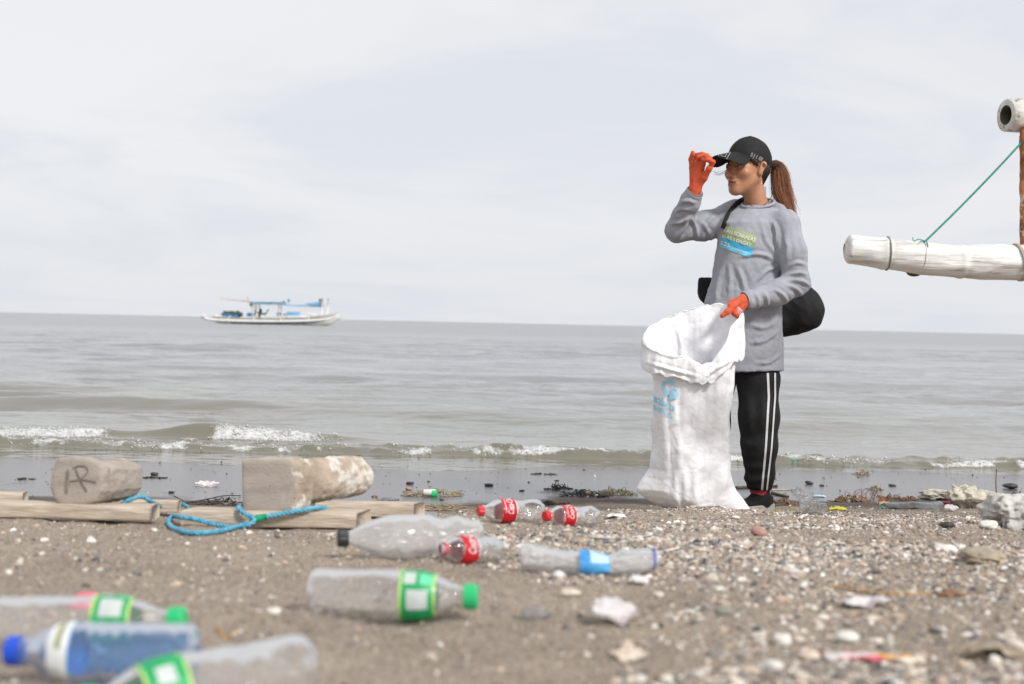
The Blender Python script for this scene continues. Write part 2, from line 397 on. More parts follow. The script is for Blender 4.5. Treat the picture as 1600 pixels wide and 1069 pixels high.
m_skin = mat('skin', (0.92, 0.92, 0.92), 0.48, 0.07, 45, attr=True, sss=0.12, bump=0.06, bscale=160, bdist=0.003)
m_glove = mat('orange_knit', (0.60, 0.085, 0.028), 0.8, 0.22, 70, bump=0.5, bscale=170, sheen=0.1, bdist=0.004)
m_hair = mat('brown_hair', (1, 1, 1), 0.45, 0.15, 60, attr=True, spec=0.5)
m_eye = mat('eye_white', (0.7, 0.66, 0.62), 0.15, 0.03, 50)
m_iris = mat('dark_iris', (0.02, 0.012, 0.008), 0.1, 0.1, 50)
m_brow = mat('dark_brow', (0.02, 0.014, 0.011), 0.7, 0.2, 50)
m_silver = mat('silver', (0.7, 0.68, 0.64), 0.25, 0.05, 50, metal=1.0)
m_sole = mat('pale_sole', (0.42, 0.38, 0.32), 0.8, 0.2, 50)
m_red_sock = mat('red_sock', (0.42, 0.05, 0.05), 0.9, 0.15, 80)
m_pgreen = mat('print_green', (0.34, 0.40, 0.20), 0.8, 0.06, 60)
m_polive = mat('print_olive', (0.27, 0.32, 0.15), 0.8, 0.06, 60)
m_pblue = mat('print_blue', (0.05, 0.36, 0.58), 0.8, 0.06, 60)
m_pcyan = mat('print_cyan', (0.16, 0.52, 0.68), 0.8, 0.06, 60)
m_pwhite = mat('print_white', (0.66, 0.68, 0.68), 0.8, 0.05, 60)
m_sackblue = mat('sack_print', (0.33, 0.62, 0.78), 0.5, 0.08, 60)
m_wood = mat('weathered_wood', (0.285, 0.243, 0.208), 0.85, 0.2, 10, col2=(0.40, 0.352, 0.308), bump=0.25, bscale=90, stretch=(1.0, 1.0, 2.6), mottle=(0.22, 0.18, 0.145), mscale=14, mlo=0.55, mhi=0.82)
m_bark = mat('peeling_bark', (0.30, 0.235, 0.18), 0.9, 0.2, 16, col2=(0.45, 0.375, 0.30), bump=0.8, bscale=45, stretch=(1, 1.6, 1), mottle=(0.60, 0.56, 0.51), mscale=13, mlo=0.50, mhi=0.58)
m_woodpale = mat('pale_plank', (0.40, 0.328, 0.255), 0.85, 0.2, 12, col2=(0.57, 0.49, 0.40), bump=0.4, bscale=26, stretch=(1.0, 9, 9), mottle=(0.27, 0.20, 0.14), mscale=5, mlo=0.52, mhi=0.8)
m_rope = mat('blue_rope', (0.03, 0.22, 0.36), 0.6, 0.3, 60, col2=(0.16, 0.46, 0.60), bump=0.3, bscale=200)
m_tape = mat('green_tape', (0.0, 0.30, 0.14), 0.4, 0.1, 60)
m_ink = mat('grey_ink', (0.175, 0.155, 0.14), 0.9, 0.3, 70)
m_bamboo = mat('painted_bamboo', (0.60, 0.59, 0.57), 0.6, 0.1, 7, col2=(0.78, 0.77, 0.755), bump=0.35, bscale=16, stretch=(0.35, 5, 5), mottle=(0.26, 0.25, 0.23), mscale=12, mlo=0.53, mhi=0.72)
m_bamboo_old = mat('flaking_bamboo', (0.52, 0.50, 0.46), 0.7, 0.2, 20, col2=(0.74, 0.72, 0.69), bump=0.6, bscale=40, mottle=(0.14, 0.11, 0.085), mscale=26, mlo=0.55, mhi=0.66)
m_hole = mat('bamboo_pith', (0.05, 0.05, 0.025), 0.9, 0.3, 30)
m_rust = mat('rusty_iron', (0.18, 0.055, 0.022), 0.85, 0.4, 22, col2=(0.48, 0.20, 0.085), bump=0.8, bscale=50, mottle=(0.62, 0.46, 0.32), mscale=26, mlo=0.52, mhi=0.60)
m_grope = mat('green_cord', (0.02, 0.24, 0.19), 0.6, 0.2, 100)
m_wire = mat('grey_wire', (0.20, 0.20, 0.17), 0.5, 0.2, 100)
m_twine = mat('tan_twine', (0.48, 0.42, 0.32), 0.8, 0.2, 100)
m_red = mat('red_plastic', (0.62, 0.018, 0.028), 0.35, 0.06, 50)
m_redlabel = mat('red_label', (0.60, 0.012, 0.022), 0.35, 0.05, 40, translucent=0.15)
m_green = mat('green_plastic', (0.02, 0.47, 0.16), 0.35, 0.06, 50)
m_greenlabel = mat('green_label', (0.015, 0.43, 0.14), 0.4, 0.08, 30, translucent=0.25)
m_lime = mat('lime_print', (0.42, 0.62, 0.16), 0.4, 0.1, 40)
m_palegreen = mat('pale_green_print', (0.13, 0.60, 0.33), 0.4, 0.08, 40)
m_labelwhite = mat('label_white', (0.72, 0.73, 0.72), 0.45, 0.06, 40)
m_labelgrey = mat('label_grey', (0.50, 0.54, 0.52), 0.45, 0.06, 40)
m_blackcap = mat('black_plastic', (0.022, 0.022, 0.023), 0.4, 0.3, 50)
m_bluecap = mat('blue_plastic', (0.008, 0.07, 0.52), 0.3, 0.1, 50)
m_bluelabel = mat('blue_label', (0.03, 0.22, 0.56), 0.4, 0.1, 30, col2=(0.10, 0.42, 0.72))
m_paleblue = mat('pale_blue_print', (0.45, 0.66, 0.80), 0.4, 0.1, 30)
m_goldgreen = mat('olive_print', (0.30, 0.32, 0.16), 0.5, 0.1, 40)
m_clear = clear_plastic('clear_plastic', tint=(0.975, 0.98, 0.985), haze=0.07, dirt=0.24, rough=0.05)
m_milky = clear_plastic('milky_plastic', tint=(0.95, 0.95, 0.955), haze=0.30, dirt=0.26, haze_col=(0.80, 0.80, 0.805))
m_blueclear = clear_plastic('blue_clear_plastic', tint=(0.54, 0.72, 0.95), haze=0.20, dirt=0.16, haze_col=(0.38, 0.56, 0.84))
m_film = clear_plastic('plastic_film', tint=(0.88, 0.88, 0.89), haze=0.10, dirt=0.30, haze_col=(0.75, 0.75, 0.76), rough=0.10, scale=40)
# ------------------------------------------------------------------ the beach
_D = np.array([-400, -20, -5, 0, 1.0, 1.5, 1.93, 2.7, 3.8, 4.6, 5.4, 6.1, 6.6, 7.0, 7.5, 8.2, 9.0, 10, 14, 30, 80, 400])
_H = np.array([-2.5, .10, .33, .365, .38, .392, .412, .452, .537, .612, .697, .780, .816, .8355, .8425, .848, .859, .935, 1.25, 2.6, 5, 12])
def _drop(D): return (np.interp(D, _D, _H) + np.interp(D - .22, _D, _H) + np.interp(D + .22, _D, _H)) / 3
def gz(x, y):
    x = np.asarray(x, float); y = np.asarray(y, float)
    sh = 0.55 * sstep(0.7, -0.7, x) + 0.10 * np.sin(x * 0.9 + 1.0) * sstep(4.5, 6.5, y)
    sh = sh * sstep(3.6, 5.6, y)
    z = CAMZ - _drop(y + sh)
    dry = sstep(0.012, 0.07, z)
    z = z + dry * (0.010 * fbm(x * 2.6, y * 2.6, oct=2, seed=3) + 0.012 * fbm(x * 9, y * 9, oct=4, seed=5, gain=0.6))
    z = z + (0.002 * fbm(x * 3, y * 1.5, oct=2, seed=8)) * (1 - dry)
    for (hx, hy, r, d) in HOLLOWS:
        q = ((x - hx) / r)**2 + ((y - hy) / (r * 1.3))**2
        z = z - d * np.exp(-q * 1.6) + d * 0.45 * np.exp(-((np.sqrt(q) - 1.35) / 0.35)**2)
    return z
HOLLOWS = []
_rg = random.Random(4)
for _ in range(60):
    hy = _rg.uniform(1.7, 5.9); HOLLOWS.append((_rg.uniform(-0.42, 0.42) * hy, hy, _rg.uniform(0.04, 0.085), _rg.uniform(0.004, 0.013)))
HOLLOWS += [(0.78, 5.66, 0.20, -0.022), (1.02, 5.70, 0.12, -0.014)]      # sand heaped against the sack
def gz1(x, y): return float(gz(np.array([x]), np.array([y]))[0])
def G(px, py):
    """the point of the beach seen at a pixel"""
    d = ray(px, py); Y = np.arange(1.1, 16, 0.01); z = CAMZ + d.z * Y; g = np.maximum(gz(d.x * Y, Y), 0.0); k = np.nonzero(z <= g)[0]
    k = k[0] if len(k) else -1
    return np.array((d.x * Y[k], Y[k], g[k]))
def sand_material():
    m = bpy.data.materials.new('beach_sand'); m.use_nodes = True; N = m.node_tree.nodes; L = m.node_tree.links; b = N['Principled BSDF']
    ge = N.new('ShaderNodeNewGeometry'); sp = N.new('ShaderNodeSeparateXYZ'); L.new(ge.outputs['Position'], sp.inputs[0])
    def nz(scale, detail=4, rough=0.5, vec=None):
        n = N.new('ShaderNodeTexNoise'); n.inputs['Scale'].default_value = scale; n.inputs['Detail'].default_value = detail; n.inputs['Roughness'].default_value = rough
        L.new(vec or ge.outputs['Position'], n.inputs['Vector']); return n.outputs[0]
    def ramp(src, p0, c0, p1, c1):
        r = N.new('ShaderNodeValToRGB'); r.color_ramp.elements[0].position = p0; r.color_ramp.elements[0].color = (*c0, 1); r.color_ramp.elements[1].position = p1; r.color_ramp.elements[1].color = (*c1, 1); L.new(src, r.inputs[0]); return r.outputs[0]
    def mix(f, a, c, mode='MIX'):
        x = N.new('ShaderNodeMix'); x.data_type = 'RGBA'; x.blend_type = mode
        if isinstance(f, float): x.inputs[0].default_value = f
        else: L.new(f, x.inputs[0])
        L.new(a, x.inputs[6])
        if isinstance(c, tuple): x.inputs[7].default_value = (*c, 1)
        else: L.new(c, x.inputs[7])
        return x.outputs[2]
    def mr(src, a, c, lo=0.0, hi=1.0):
        r = N.new('ShaderNodeMapRange'); r.interpolation_type = 'SMOOTHSTEP'; r.inputs[1].default_value = a; r.inputs[2].default_value = c; r.inputs[3].default_value = lo; r.inputs[4].default_value = hi; L.new(src, r.inputs[0]); return r.outputs[0]
    base = ramp(nz(3.0, 5), 0.3, (0.345, 0.280, 0.218), 0.7, (0.450, 0.375, 0.300))
    grain = ramp(nz(420, 2, 0.7), 0.33, (0.62, 0.61, 0.60), 0.70, (1.38, 1.35, 1.32))
    c = mix(0.75, base, grain, 'MULTIPLY')
    vo = N.new('ShaderNodeTexVoronoi'); vo.inputs['Scale'].default_value = 330; L.new(ge.outputs['Position'], vo.inputs['Vector'])
    vs = N.new('ShaderNodeSeparateColor'); L.new(vo.outputs['Color'], vs.inputs[0])
    c = mix(mr(vs.outputs[0], 0.88, 0.92), c, (0.50, 0.45, 0.39)); c = mix(mr(vs.outputs[1], 0.90, 0.94), c, (0.09, 0.06, 0.055))
    zn = N.new('ShaderNodeMath'); zn.operation = 'MULTIPLY_ADD'; L.new(nz(2.2, 5, 0.6), zn.inputs[0]); zn.inputs[1].default_value = 0.035; L.new(sp.outputs[2], zn.inputs[2])
    damp = mr(zn.outputs[0], 0.075, 0.040); film = mr(zn.outputs[0], 0.040, 0.031)
    c = mix(damp, c, mix(1.0, c, (0.36, 0.35, 0.36), 'MULTIPLY'))
    c = mix(film, c, (0.105, 0.098, 0.098))
    L.new(c, b.inputs['Base Color'])
    r1 = N.new('ShaderNodeMix'); L.new(film, r1.inputs[0]); r1.inputs[2].default_value = 0.92; r1.inputs[3].default_value = 0.18
    L.new(r1.outputs[0], b.inputs['Roughness'])
    s1 = N.new('ShaderNodeMix'); L.new(film, s1.inputs[0]); s1.inputs[2].default_value = 0.25; s1.inputs[3].default_value = 0.5; L.new(s1.outputs[0], b.inputs['Specular IOR Level'])
    dry = N.new('ShaderNodeMath'); dry.operation = 'SUBTRACT'; dry.inputs[0].default_value = 1.0; L.new(film, dry.inputs[1])
    ds = N.new('ShaderNodeMath'); ds.operation = 'MULTIPLY_ADD'; L.new(dry.outputs[0], ds.inputs[0]); ds.inputs[1].default_value = 0.75; ds.inputs[2].default_value = 0.09
    b1 = N.new('ShaderNodeBump'); b1.inputs['Distance'].default_value = 0.012; L.new(ds.outputs[0], b1.inputs['Strength']); L.new(nz(120, 5, 0.7), b1.inputs['Height'])
    b2 = N.new('ShaderNodeBump'); b2.inputs['Distance'].default_value = 0.02; L.new(ds.outputs[0], b2.inputs['Strength']); L.new(nz(28, 4, 0.6), b2.inputs['Height']); L.new(b1.outputs[0], b2.inputs['Normal'])
    L.new(b2.outputs[0], b.inputs['Normal'])
    return m
m_sand = sand_material()
def build_beach():
    y1 = np.concatenate([-np.geomspace(300, 1.5, 26), np.linspace(-1, 0.9, 12)]); y2 = np.geomspace(1.0, 12.5, 440); y3 = np.geomspace(13, 300, 30)
    ys = np.concatenate([y1, y2, y3]); s = np.linspace(-1, 1, 460); inner = np.abs(s) < 0.9
    wide = np.where(inner, 0, ((np.abs(s) - 0.9) / 0.1)**3 * 300) * np.sign(s)
    w = np.interp(ys, [-300, 1, 12.5, 300], [7.0, 0.85, 6.6, 100])
    X = s[None,:] * w[:,None] / 0.9 + wide[None,:]; Y = np.repeat(ys[:,None], len(s), 1)
    V = np.stack([X, Y, gz(X, Y)], -1).reshape(-1, 3); F = grid_faces(len(ys), len(s))[:, ::-1]
    tag(obj('beach', V, F, m_sand), 'brown sandy beach with pebbles sloping to the wet edge', kind='structure')
build_beach()

# ------------------------------------------------------------------ the sea
def crest(x): return 10.0 + 0.10 * np.sin(x * 0.8 + 0.6) + 0.05 * fbm(x * 1.3, 0 * x, oct=2, seed=31)
def crest_h(x):
    e = sstep(-0.75, -1.9, x) * (0.75 + 0.25 * np.sin(x * 1.1 + 2.6)) + 0.30 * np.exp(-((x + 2.15) / 0.22)**2)
    e = e - 0.25 * np.exp(-((x + 2.6) / 0.25)**2)
    return 0.105 * e * (0.85 + 0.15 * fbm(x * 2.1, 0 * x + 3, oct=2, seed=32)) * sstep(-14, -8, x)
def swash(x): return 9.08 + 0.10 * np.sin(x * 1.15 + 0.4) + 0.07 * fbm(x * 1.9, 0 * x + 9, oct=3, seed=33) - 0.16 * sstep(-0.6, 0.9, x) + 0.05 * x * sstep(0, 2, x)
def swash_h(x): return 0.030 + 0.016 * fbm(x * 1.7, 0 * x + 5, oct=3, seed=34) + 0.022 * np.exp(-((x - 0.45) / 0.9)**2)
def gust(x, y): return 0.5 + 0.9 * fbm(x * 0.10, y * 0.16, oct=3, seed=41)
def sea_z(x, y):
    a = sstep(8.9, 12.5, y)
    wx = x + 0.7 * fbm(x * 0.35, y * 0.5, oct=2, seed=20); wy = y + 0.9 * fbm(x * 0.22, y * 0.4, oct=2, seed=21)
    z = 0.026 * np.sin(wy * 2.0 + 0.25 * wx + 2.0 * fbm(x * 0.22, y * 0.2, oct=2, seed=22))
    z = z + 0.015 * np.sin(wy * 3.7 - 0.5 * wx + 3.0 * fbm(x * 0.5, y * 0.3, oct=2, seed=23))
    z = z + 0.024 * np.sin(wy * 0.85 + 0.12 * wx + 1.1)
    z = z + 0.036 * fbm(x * 0.8, y * 1.9, oct=3, seed=24) + 0.014 * np.abs(fbm(x * 1.7, y * 3.6, oct=3, seed=25))
    fade = np.interp(y, [9, 60, 140, 400], [1, 1, 0.8, 0.0])
    z = z * a * fade * np.clip(gust(x, y) + 0.45, 0.35, 1.5)
    # the little breaker and the swash behind it
    d = y - crest(x); z = z + crest_h(x) * np.where(d < 0, np.exp(-(d / 0.10)**2), np.exp(-(d / 0.42)**2))
    d = y - swash(x); z = z + swash_h(x) * np.where(d < 0, np.exp(-(d / 0.05)**2), np.exp(-(d / 0.22)**2)) * (1 + 0.7 * fbm(x * 11, y * 11, oct=3, seed=35))
    d = y - (swash(x) + 0.33 + 0.1 * np.sin(x * 2)); z = z + 0.022 * np.exp(-(d / 0.09)**2) * (1 + fbm(x * 8, y * 8, oct=2, seed=36))
    z = z + 0.004 * fbm(x * 6, y * 10, oct=3, seed=26) * a
    return z - 0.006 * sstep(9.2, 8.4, y) + 0.001
def sea_foam_mask(x, y):
    n = fbm(x * 7, y * 9, oct=4, seed=51)
    d = y - crest(x); patch = sstep(-2.72, -2.86, x) + 0.9 * sstep(-2.10, -2.02, x) * sstep(-0.85, -1.5, x)
    f = patch * sstep(-0.24, -0.16, d) * sstep(0.03, -0.05, d) * sstep(-0.55, 0.1, n + 0.25) * sstep(0.02, 0.05, crest_h(x))
    d = y - swash(x); br = 0.45 + 0.55 * sstep(-0.35, 0.25, fbm(x * 1.5, 0 * x, oct=2, seed=52)) ; 
    f = np.maximum(f, br * sstep(-0.09, -0.03, d) * sstep(0.22, 0.0, d) * sstep(-0.15, 0.35, n + 0.15))
    d = y - (swash(x) + 0.33 + 0.1 * np.sin(x * 2)); f = np.maximum(f, 0.55 * np.exp(-(d / 0.10)**2) * sstep(0.0, 0.45, n + 0.05))
    return f
def sea_material():
    m = bpy.data.materials.new('sea_water'); m.use_nodes = True; N = m.node_tree.nodes; L = m.node_tree.links; b = N['Principled BSDF']
    at_ = N.new('ShaderNodeAttribute'); at_.attribute_name = 'foam'
    ge = N.new('ShaderNodeNewGeometry'); mp = N.new('ShaderNodeMapping'); mp.inputs['Scale'].default_value = (0.75, 1.0, 1.0); L.new(ge.outputs['Position'], mp.inputs[0])
    n1 = N.new('ShaderNodeTexNoise'); n1.inputs['Scale'].default_value = 6.5; n1.inputs['Detail'].default_value = 4; n1.inputs['Roughness'].default_value = 0.5; L.new(mp.outputs[0], n1.inputs['Vector'])
    bp = N.new('ShaderNodeBump'); bp.inputs['Strength'].default_value = 0.34; bp.inputs['Distance'].default_value = 0.03; L.new(n1.outputs[0], bp.inputs['Height'])
    n2 = N.new('ShaderNodeTexNoise'); n2.inputs['Scale'].default_value = 0.35; n2.inputs['Detail'].default_value = 5; L.new(mp.outputs[0], n2.inputs['Vector'])
    b2 = N.new('ShaderNodeBump'); b2.inputs['Strength'].default_value = 0.4; b2.inputs['Distance'].default_value = 0.4; L.new(n2.outputs[0], b2.inputs['Height']); L.new(bp.outputs[0], b2.inputs['Normal'])
    L.new(b2.outputs[0], b.inputs['Normal'])
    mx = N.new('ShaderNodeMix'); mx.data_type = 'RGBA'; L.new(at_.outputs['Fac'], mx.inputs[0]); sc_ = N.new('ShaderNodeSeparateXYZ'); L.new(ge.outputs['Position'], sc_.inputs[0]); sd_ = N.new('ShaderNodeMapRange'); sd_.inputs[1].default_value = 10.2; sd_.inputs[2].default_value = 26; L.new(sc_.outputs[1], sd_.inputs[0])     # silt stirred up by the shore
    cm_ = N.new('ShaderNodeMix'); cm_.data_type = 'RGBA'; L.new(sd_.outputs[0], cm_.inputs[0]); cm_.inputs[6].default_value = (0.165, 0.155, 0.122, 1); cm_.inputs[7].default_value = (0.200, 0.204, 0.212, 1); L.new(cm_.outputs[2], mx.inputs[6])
    nf = N.new('ShaderNodeTexNoise'); nf.inputs['Scale'].default_value = 38; nf.inputs['Detail'].default_value = 5; nf.inputs['Roughness'].default_value = 0.7; L.new(ge.outputs['Position'], nf.inputs['Vector'])
    f1 = N.new('ShaderNodeMath'); f1.operation = 'MULTIPLY_ADD'; L.new(nf.outputs[0], f1.inputs[0]); f1.inputs[1].default_value = 2.0; f1.inputs[2].default_value = -1.0
    f2 = N.new('ShaderNodeMath'); f2.operation = 'ADD'; L.new(f1.outputs[0], f2.inputs[0]); L.new(at_.outputs['Fac'], f2.inputs[1])
    f3 = N.new('ShaderNodeMapRange'); f3.interpolation_type = 'SMOOTHSTEP'; f3.inputs[1].default_value = 0.25; f3.inputs[2].default_value = 1.15; L.new(f2.outputs[0], f3.inputs[0]); FO = f3.outputs[0]
    L.new(FO, mx.inputs[0])
    mx.inputs[7].default_value = (0.60, 0.605, 0.60, 1); L.new(mx.outputs[2], b.inputs['Base Color'])
    sy = N.new('ShaderNodeSeparateXYZ'); L.new(ge.outputs['Position'], sy.inputs[0]); fr_ = N.new('ShaderNodeMapRange'); fr_.inputs[1].default_value = 15; fr_.inputs[2].default_value = 110; fr_.inputs[3].default_value = 0.10; fr_.inputs[4].default_value = 0.24; L.new(sy.outputs[1], fr_.inputs[0])   # ripples too small to build roughen the far water
    rr = N.new('ShaderNodeMix'); L.new(FO, rr.inputs[0]); L.new(fr_.outputs[0], rr.inputs[2]);  rr.inputs[3].default_value = 0.7; L.new(rr.outputs[0], b.inputs['Roughness'])
    b.inputs['IOR'].default_value = 1.33
    return m
m_sea = sea_material()
def build_sea():
    ys = np.concatenate([np.geomspace(7.2, 8.7, 12)[:-1], np.geomspace(8.7, 11.2, 150)[:-1], np.geomspace(11.2, 70, 330)[:-1], np.geomspace(70, 9000, 110)])
    s = np.linspace(-1, 1, 520); inner = np.abs(s) < 0.93
    w = 1.2 + 0.42 * ys; ex = np.where(inner, 0, ((np.abs(s) - 0.93) / 0.07)**3) * np.sign(s)
    X = s[None,:] * w[:,None] / 0.93 + ex[None,:] * (60 + 1.5 * ys[:,None]); Y = np.repeat(ys[:,None], len(s), 1)
    Z = sea_z(X, Y); V = np.stack([X, Y, Z], -1).reshape(-1, 3); F = grid_faces(len(ys), len(s))[:, ::-1]
    fm = np.where(Y < 12, sea_foam_mask(X, Y), 0); V[:, 2] += (fm * 0.016 * (fbm(X * 22, Y * 30, oct=3, seed=57) + .3)).ravel(); o = obj('sea', V, F, m_sea); tag(o, 'grey rippled sea reaching to the horizon', kind='structure')
    vfloat(o, np.where(Y < 12, sea_foam_mask(X, Y), 0), 'foam')
build_sea()
m_foam = mat('sea_foam', (0.68, 0.68, 0.67), 0.5, 0.06, 80, spec=0.5, translucent=0.25)
def scatter(name, C, S, colr, mtl, sub=1, seed=0, flat=(1, 1, 1), jit=0.35, kind='stuff', label=None, oct8=False, tilt=0.5):
    """many little lumps in one mesh: centres C, sizes S"""
    rs = np.random.RandomState(seed); n = len(C)
    if oct8:
        bV = np.array([(1,0,0),(-1,0,0),(0,1,0),(0,-1,0),(0,0,1),(0,0,-1)], float); bF = np.array([(0,2,4),(2,1,4),(1,3,4),(3,0,4),(2,0,5),(1,2,5),(3,1,5),(0,3,5)])
    else: bV, bF = ico(sub)
    V = bV[None] * (1 + jit * rs.uniform(-1, 1, (n, len(bV), 1)))
    V = V * (np.array(flat) * (1 + 0.35 * rs.uniform(-1, 1, (n, 3))))[:, None, :]
    a = rs.uniform(0, 6.283, n); t = rs.normal(0, tilt, n); u = rs.normal(0, tilt, n)
    def rot(V, i, j, an):
        c, s_ = np.cos(an)[:, None], np.sin(an)[:, None]; A = V[..., i] * c - V[..., j] * s_; B = V[..., i] * s_ + V[..., j] * c; V = V.copy(); V[..., i] = A; V[..., j] = B; return V
    V = rot(V, 0, 2, t); V = rot(V, 1, 2, u); V = rot(V, 0, 1, a)
    V = V * np.asarray(S)[:, None, None] + np.asarray(C)[:, None, :]
    F = (bF[None] + (np.arange(n) * len(bV))[:, None, None]).reshape(-1, 3)
    o = obj(name, V.reshape(-1, 3), F, mtl, smooth=(kind == 'stuff' and colr is None))
    if colr is not None: vcol(o, np.repeat(colr, len(bV), 0))
    return tag(o, label, kind=kind)
def build_foam():
    rs = np.random.RandomState(9); P = []
    x = rs.uniform(-4.4, 4.4, 60000); yy = crest(x) + rs.uniform(-0.26, 0.04, len(x)); P.append((x, yy, 0.55))
    x = rs.uniform(-4.4, 4.4, 60000); yy = swash(x) + rs.uniform(-0.10, 0.42, len(x)); P.append((x, yy, 0.35))
    C = []; S = []
    for x, y, pr in P:
        f = sea_foam_mask(x, y); k = rs.uniform(0, 1, len(x)) < f * pr; x, y = x[k], y[k]; z = sea_z(x, y)
        s = rs.gamma(2.0, 0.0013, len(x)) + 0.0015; s = np.minimum(s, 0.0085); C.append(np.stack([x, y, z + s * 0.4 + rs.uniform(0, 0.008, len(x))], 1)); S.append(s)
    C = np.vstack(C); S = np.concatenate(S)
    if len(C) > 3500: k = rs.permutation(len(C))[:3500]; C, S = C[k], S[k]
    scatter('sea_foam', C, S, None, m_foam, sub=1, seed=2, jit=0.3, label='white broken foam along the little waves')
build_foam()

# ------------------------------------------------------------------ gravel
m_gravel = mat('gravel', (1, 1, 1), 0.75, 0.12, 180, attr=True, bump=0.2, bscale=300)
PAL = np.array([(0.60, 0.56, 0.50), (0.50, 0.44, 0.37), (0.40, 0.31, 0.24), (0.29, 0.24, 0.20), (0.22, 0.195, 0.18), (0.12, 0.115, 0.115), (0.055, 0.055, 0.062), (0.40, 0.30, 0.235), (0.64, 0.62, 0.58)])
def pebble_density(x, y):
    r = sstep(-0.16, 0.26, x / np.maximum(y, 0.5) + 0.06 * fbm(x * 1.2, y * 1.2, oct=2, seed=62))             # the right hand side is shingly
    bare = sstep(-0.05, 0.30, fbm(x * 1.5, y * 2.0, oct=3, seed=61))
    return np.clip(0.025 + 1.05 * r - 0.88 * bare * (0.3 + 0.7 * r), 0.015, 1)
def build_gravel():
    rs = np.random.RandomState(12)
    def sow(n, y0, y1, lo, hi, pw, seed, oct8, name, label, wts, even=False):
        y = y0 + (y1 - y0) * rs.uniform(0, 1, int(n * 2.1))**pw; x = rs.uniform(-0.47, 0.47, len(y)) * y + rs.uniform(-.2, .2, len(y))
        k = rs.uniform(0, 1, len(y)) < (pebble_density(x, y) if not even else 0.40); x, y = x[k][:n], y[k][:n]; z = gz(x, y); k = z > 0.035; x, y, z = x[k], y[k], z[k]
        s = np.clip(lo * (1 + rs.pareto(2.6, len(x))), lo, hi); C = np.stack([x, y, z + s * 0.06], 1)
        ci = rs.choice(len(PAL), len(x), p=np.array(wts) / sum(wts)); col = PAL[ci] * (1.08 + 0.24 * rs.uniform(-1, 1, (len(x), 1)))
        scatter(name, C, s, col, m_gravel, seed=seed, flat=(1.0, 0.8, 0.5), jit=0.28, oct8=oct8, label=label, tilt=0.45)
    w = [12, 16, 16, 16, 14, 9, 5, 8, 7]
    sow(36000, 1.25, 3.4, 0.0031, 0.011, 0.72, 1, False, 'gravel', 'small mixed pebbles and shell grit on the near sand', w)
    sow(52000, 2.2, 7.0, 0.0030, 0.010, 0.85, 2, True, 'gravel', 'small mixed pebbles and shell grit on the far sand', w)
    sow(42000, 1.25, 6.4, 0.0014, 0.0042, 0.8, 3, True, 'gravel', 'fine grit scattered all over the sand', w, True)
    sow(900, 1.35, 6.0, 0.0065, 0.013, 0.7, 4, False, 'gravel', 'larger rounded pebbles standing out of the shingle', [16, 14, 12, 8, 8, 6, 3, 8, 16])
build_gravel()
# ------------------------------------------------------------------ the person
def decal(V2, F, tree, off=0.002):
    """flat print laid onto a surface: points given where the photograph shows them, dropped onto the cloth"""
    out = []; ok = []; o = Vector((0, 0, CAMZ))
    for p in V2:
        d = ray(float(p[0]), float(p[1])).normalized(); h = tree.ray_cast(o, d)
        if h[0] is None: out.append((0, 0, 0)); ok.append(False); continue
        n = h[1] if h[1].dot(d) < 0 else -h[1]
        out.append(tuple(h[0] + n * off - d * off * 0.5)); ok.append(True)
    keep = [f for f in F if all(ok[i] for i in f)]
    used = sorted({i for f in keep for i in f}); mp = {k: i for i, k in enumerate(used)}
    return np.array(out)[used], [[mp[i] for i in f] for f in keep]
def quadmap(V2, q):
    """unit square (u right, v down) to a quad of pixels tl,tr,br,bl"""
    u = V2[:, :1]; v = V2[:, 1:2]; tl, tr, br, bl = [np.array(p, float) for p in q]
    return tl * (1-u) * (1-v) + tr * u * (1-v) + br * u * v + bl * (1-u) * v
def rect2d(u0, v0, u1, v1, n=10, m=5):
    us = np.linspace(u0, u1, n); vs = np.linspace(v0, v1, m); A, B = np.meshgrid(us, vs, indexing='ij')
    return np.stack([A.ravel(), B.ravel()], 1), [tuple(f) for f in grid_faces(n, m)]
def seglines(V, lines, amp, wid, Y=6.0):
    """cloth folds: ridges (amp > 0) or creases along polylines, measured across the front of the cloth"""
    d_tot = np.zeros(len(V)); X = V[:, 0]; Z = V[:, 2]
    for L in lines:
        pts = L[0]; a = amp * (L[1] if len(L) > 1 else 1); w = wid * (L[2] if len(L) > 2 else 1)
        P = np.array([at(p[0], p[1], Y) for p in pts])[:, [0, 2]]; P3 = np.hstack([P[:, :1], 0*P[:, :1], P[:, 1:]]); Q = spline(P3, 24)[:, [0, 2]]
        best = np.full(len(V), 9.0); tb = np.zeros(len(V))
        for i in range(len(Q)):
            d = np.hypot(X - Q[i, 0], Z - Q[i, 1]); m = d < best; best[m] = d[m]; tb[m] = i / (len(Q) - 1)
        taper = np.clip(np.minimum(tb, 1 - tb) * 3.2, 0.05, 1)
        d_tot += a * taper * (np.exp(-(best / w)**2) - 0.45 * np.exp(-((best - 1.9 * w) / w)**2))
    return d_tot

PERSON_FEET = at(1187, 795, 6.08); PERSON_FEET[2] = gz1(PERSON_FEET[0], PERSON_FEET[1])
person = empty('person', PERSON_FEET, 'person in grey long-sleeved shirt shading the eyes under a black cap, holding a white sack', 'person')
HEAD = at(1168, 263, 6.10); YAW = R_(-54)
def head_frame(P): return rotz(P, HEAD, YAW)
def head_pt(p):
    x, y, z = p; c, s = math.cos(YAW), math.sin(YAW); return HEAD + np.array((x * c - y * s, x * s + y * c, z))
def head_pts(V):
    V = np.asarray(V, float); c, s = math.cos(YAW), math.sin(YAW); return HEAD + np.stack([V[:,0]*c - V[:,1]*s, V[:,0]*s + V[:,1]*c, V[:,2]], 1)

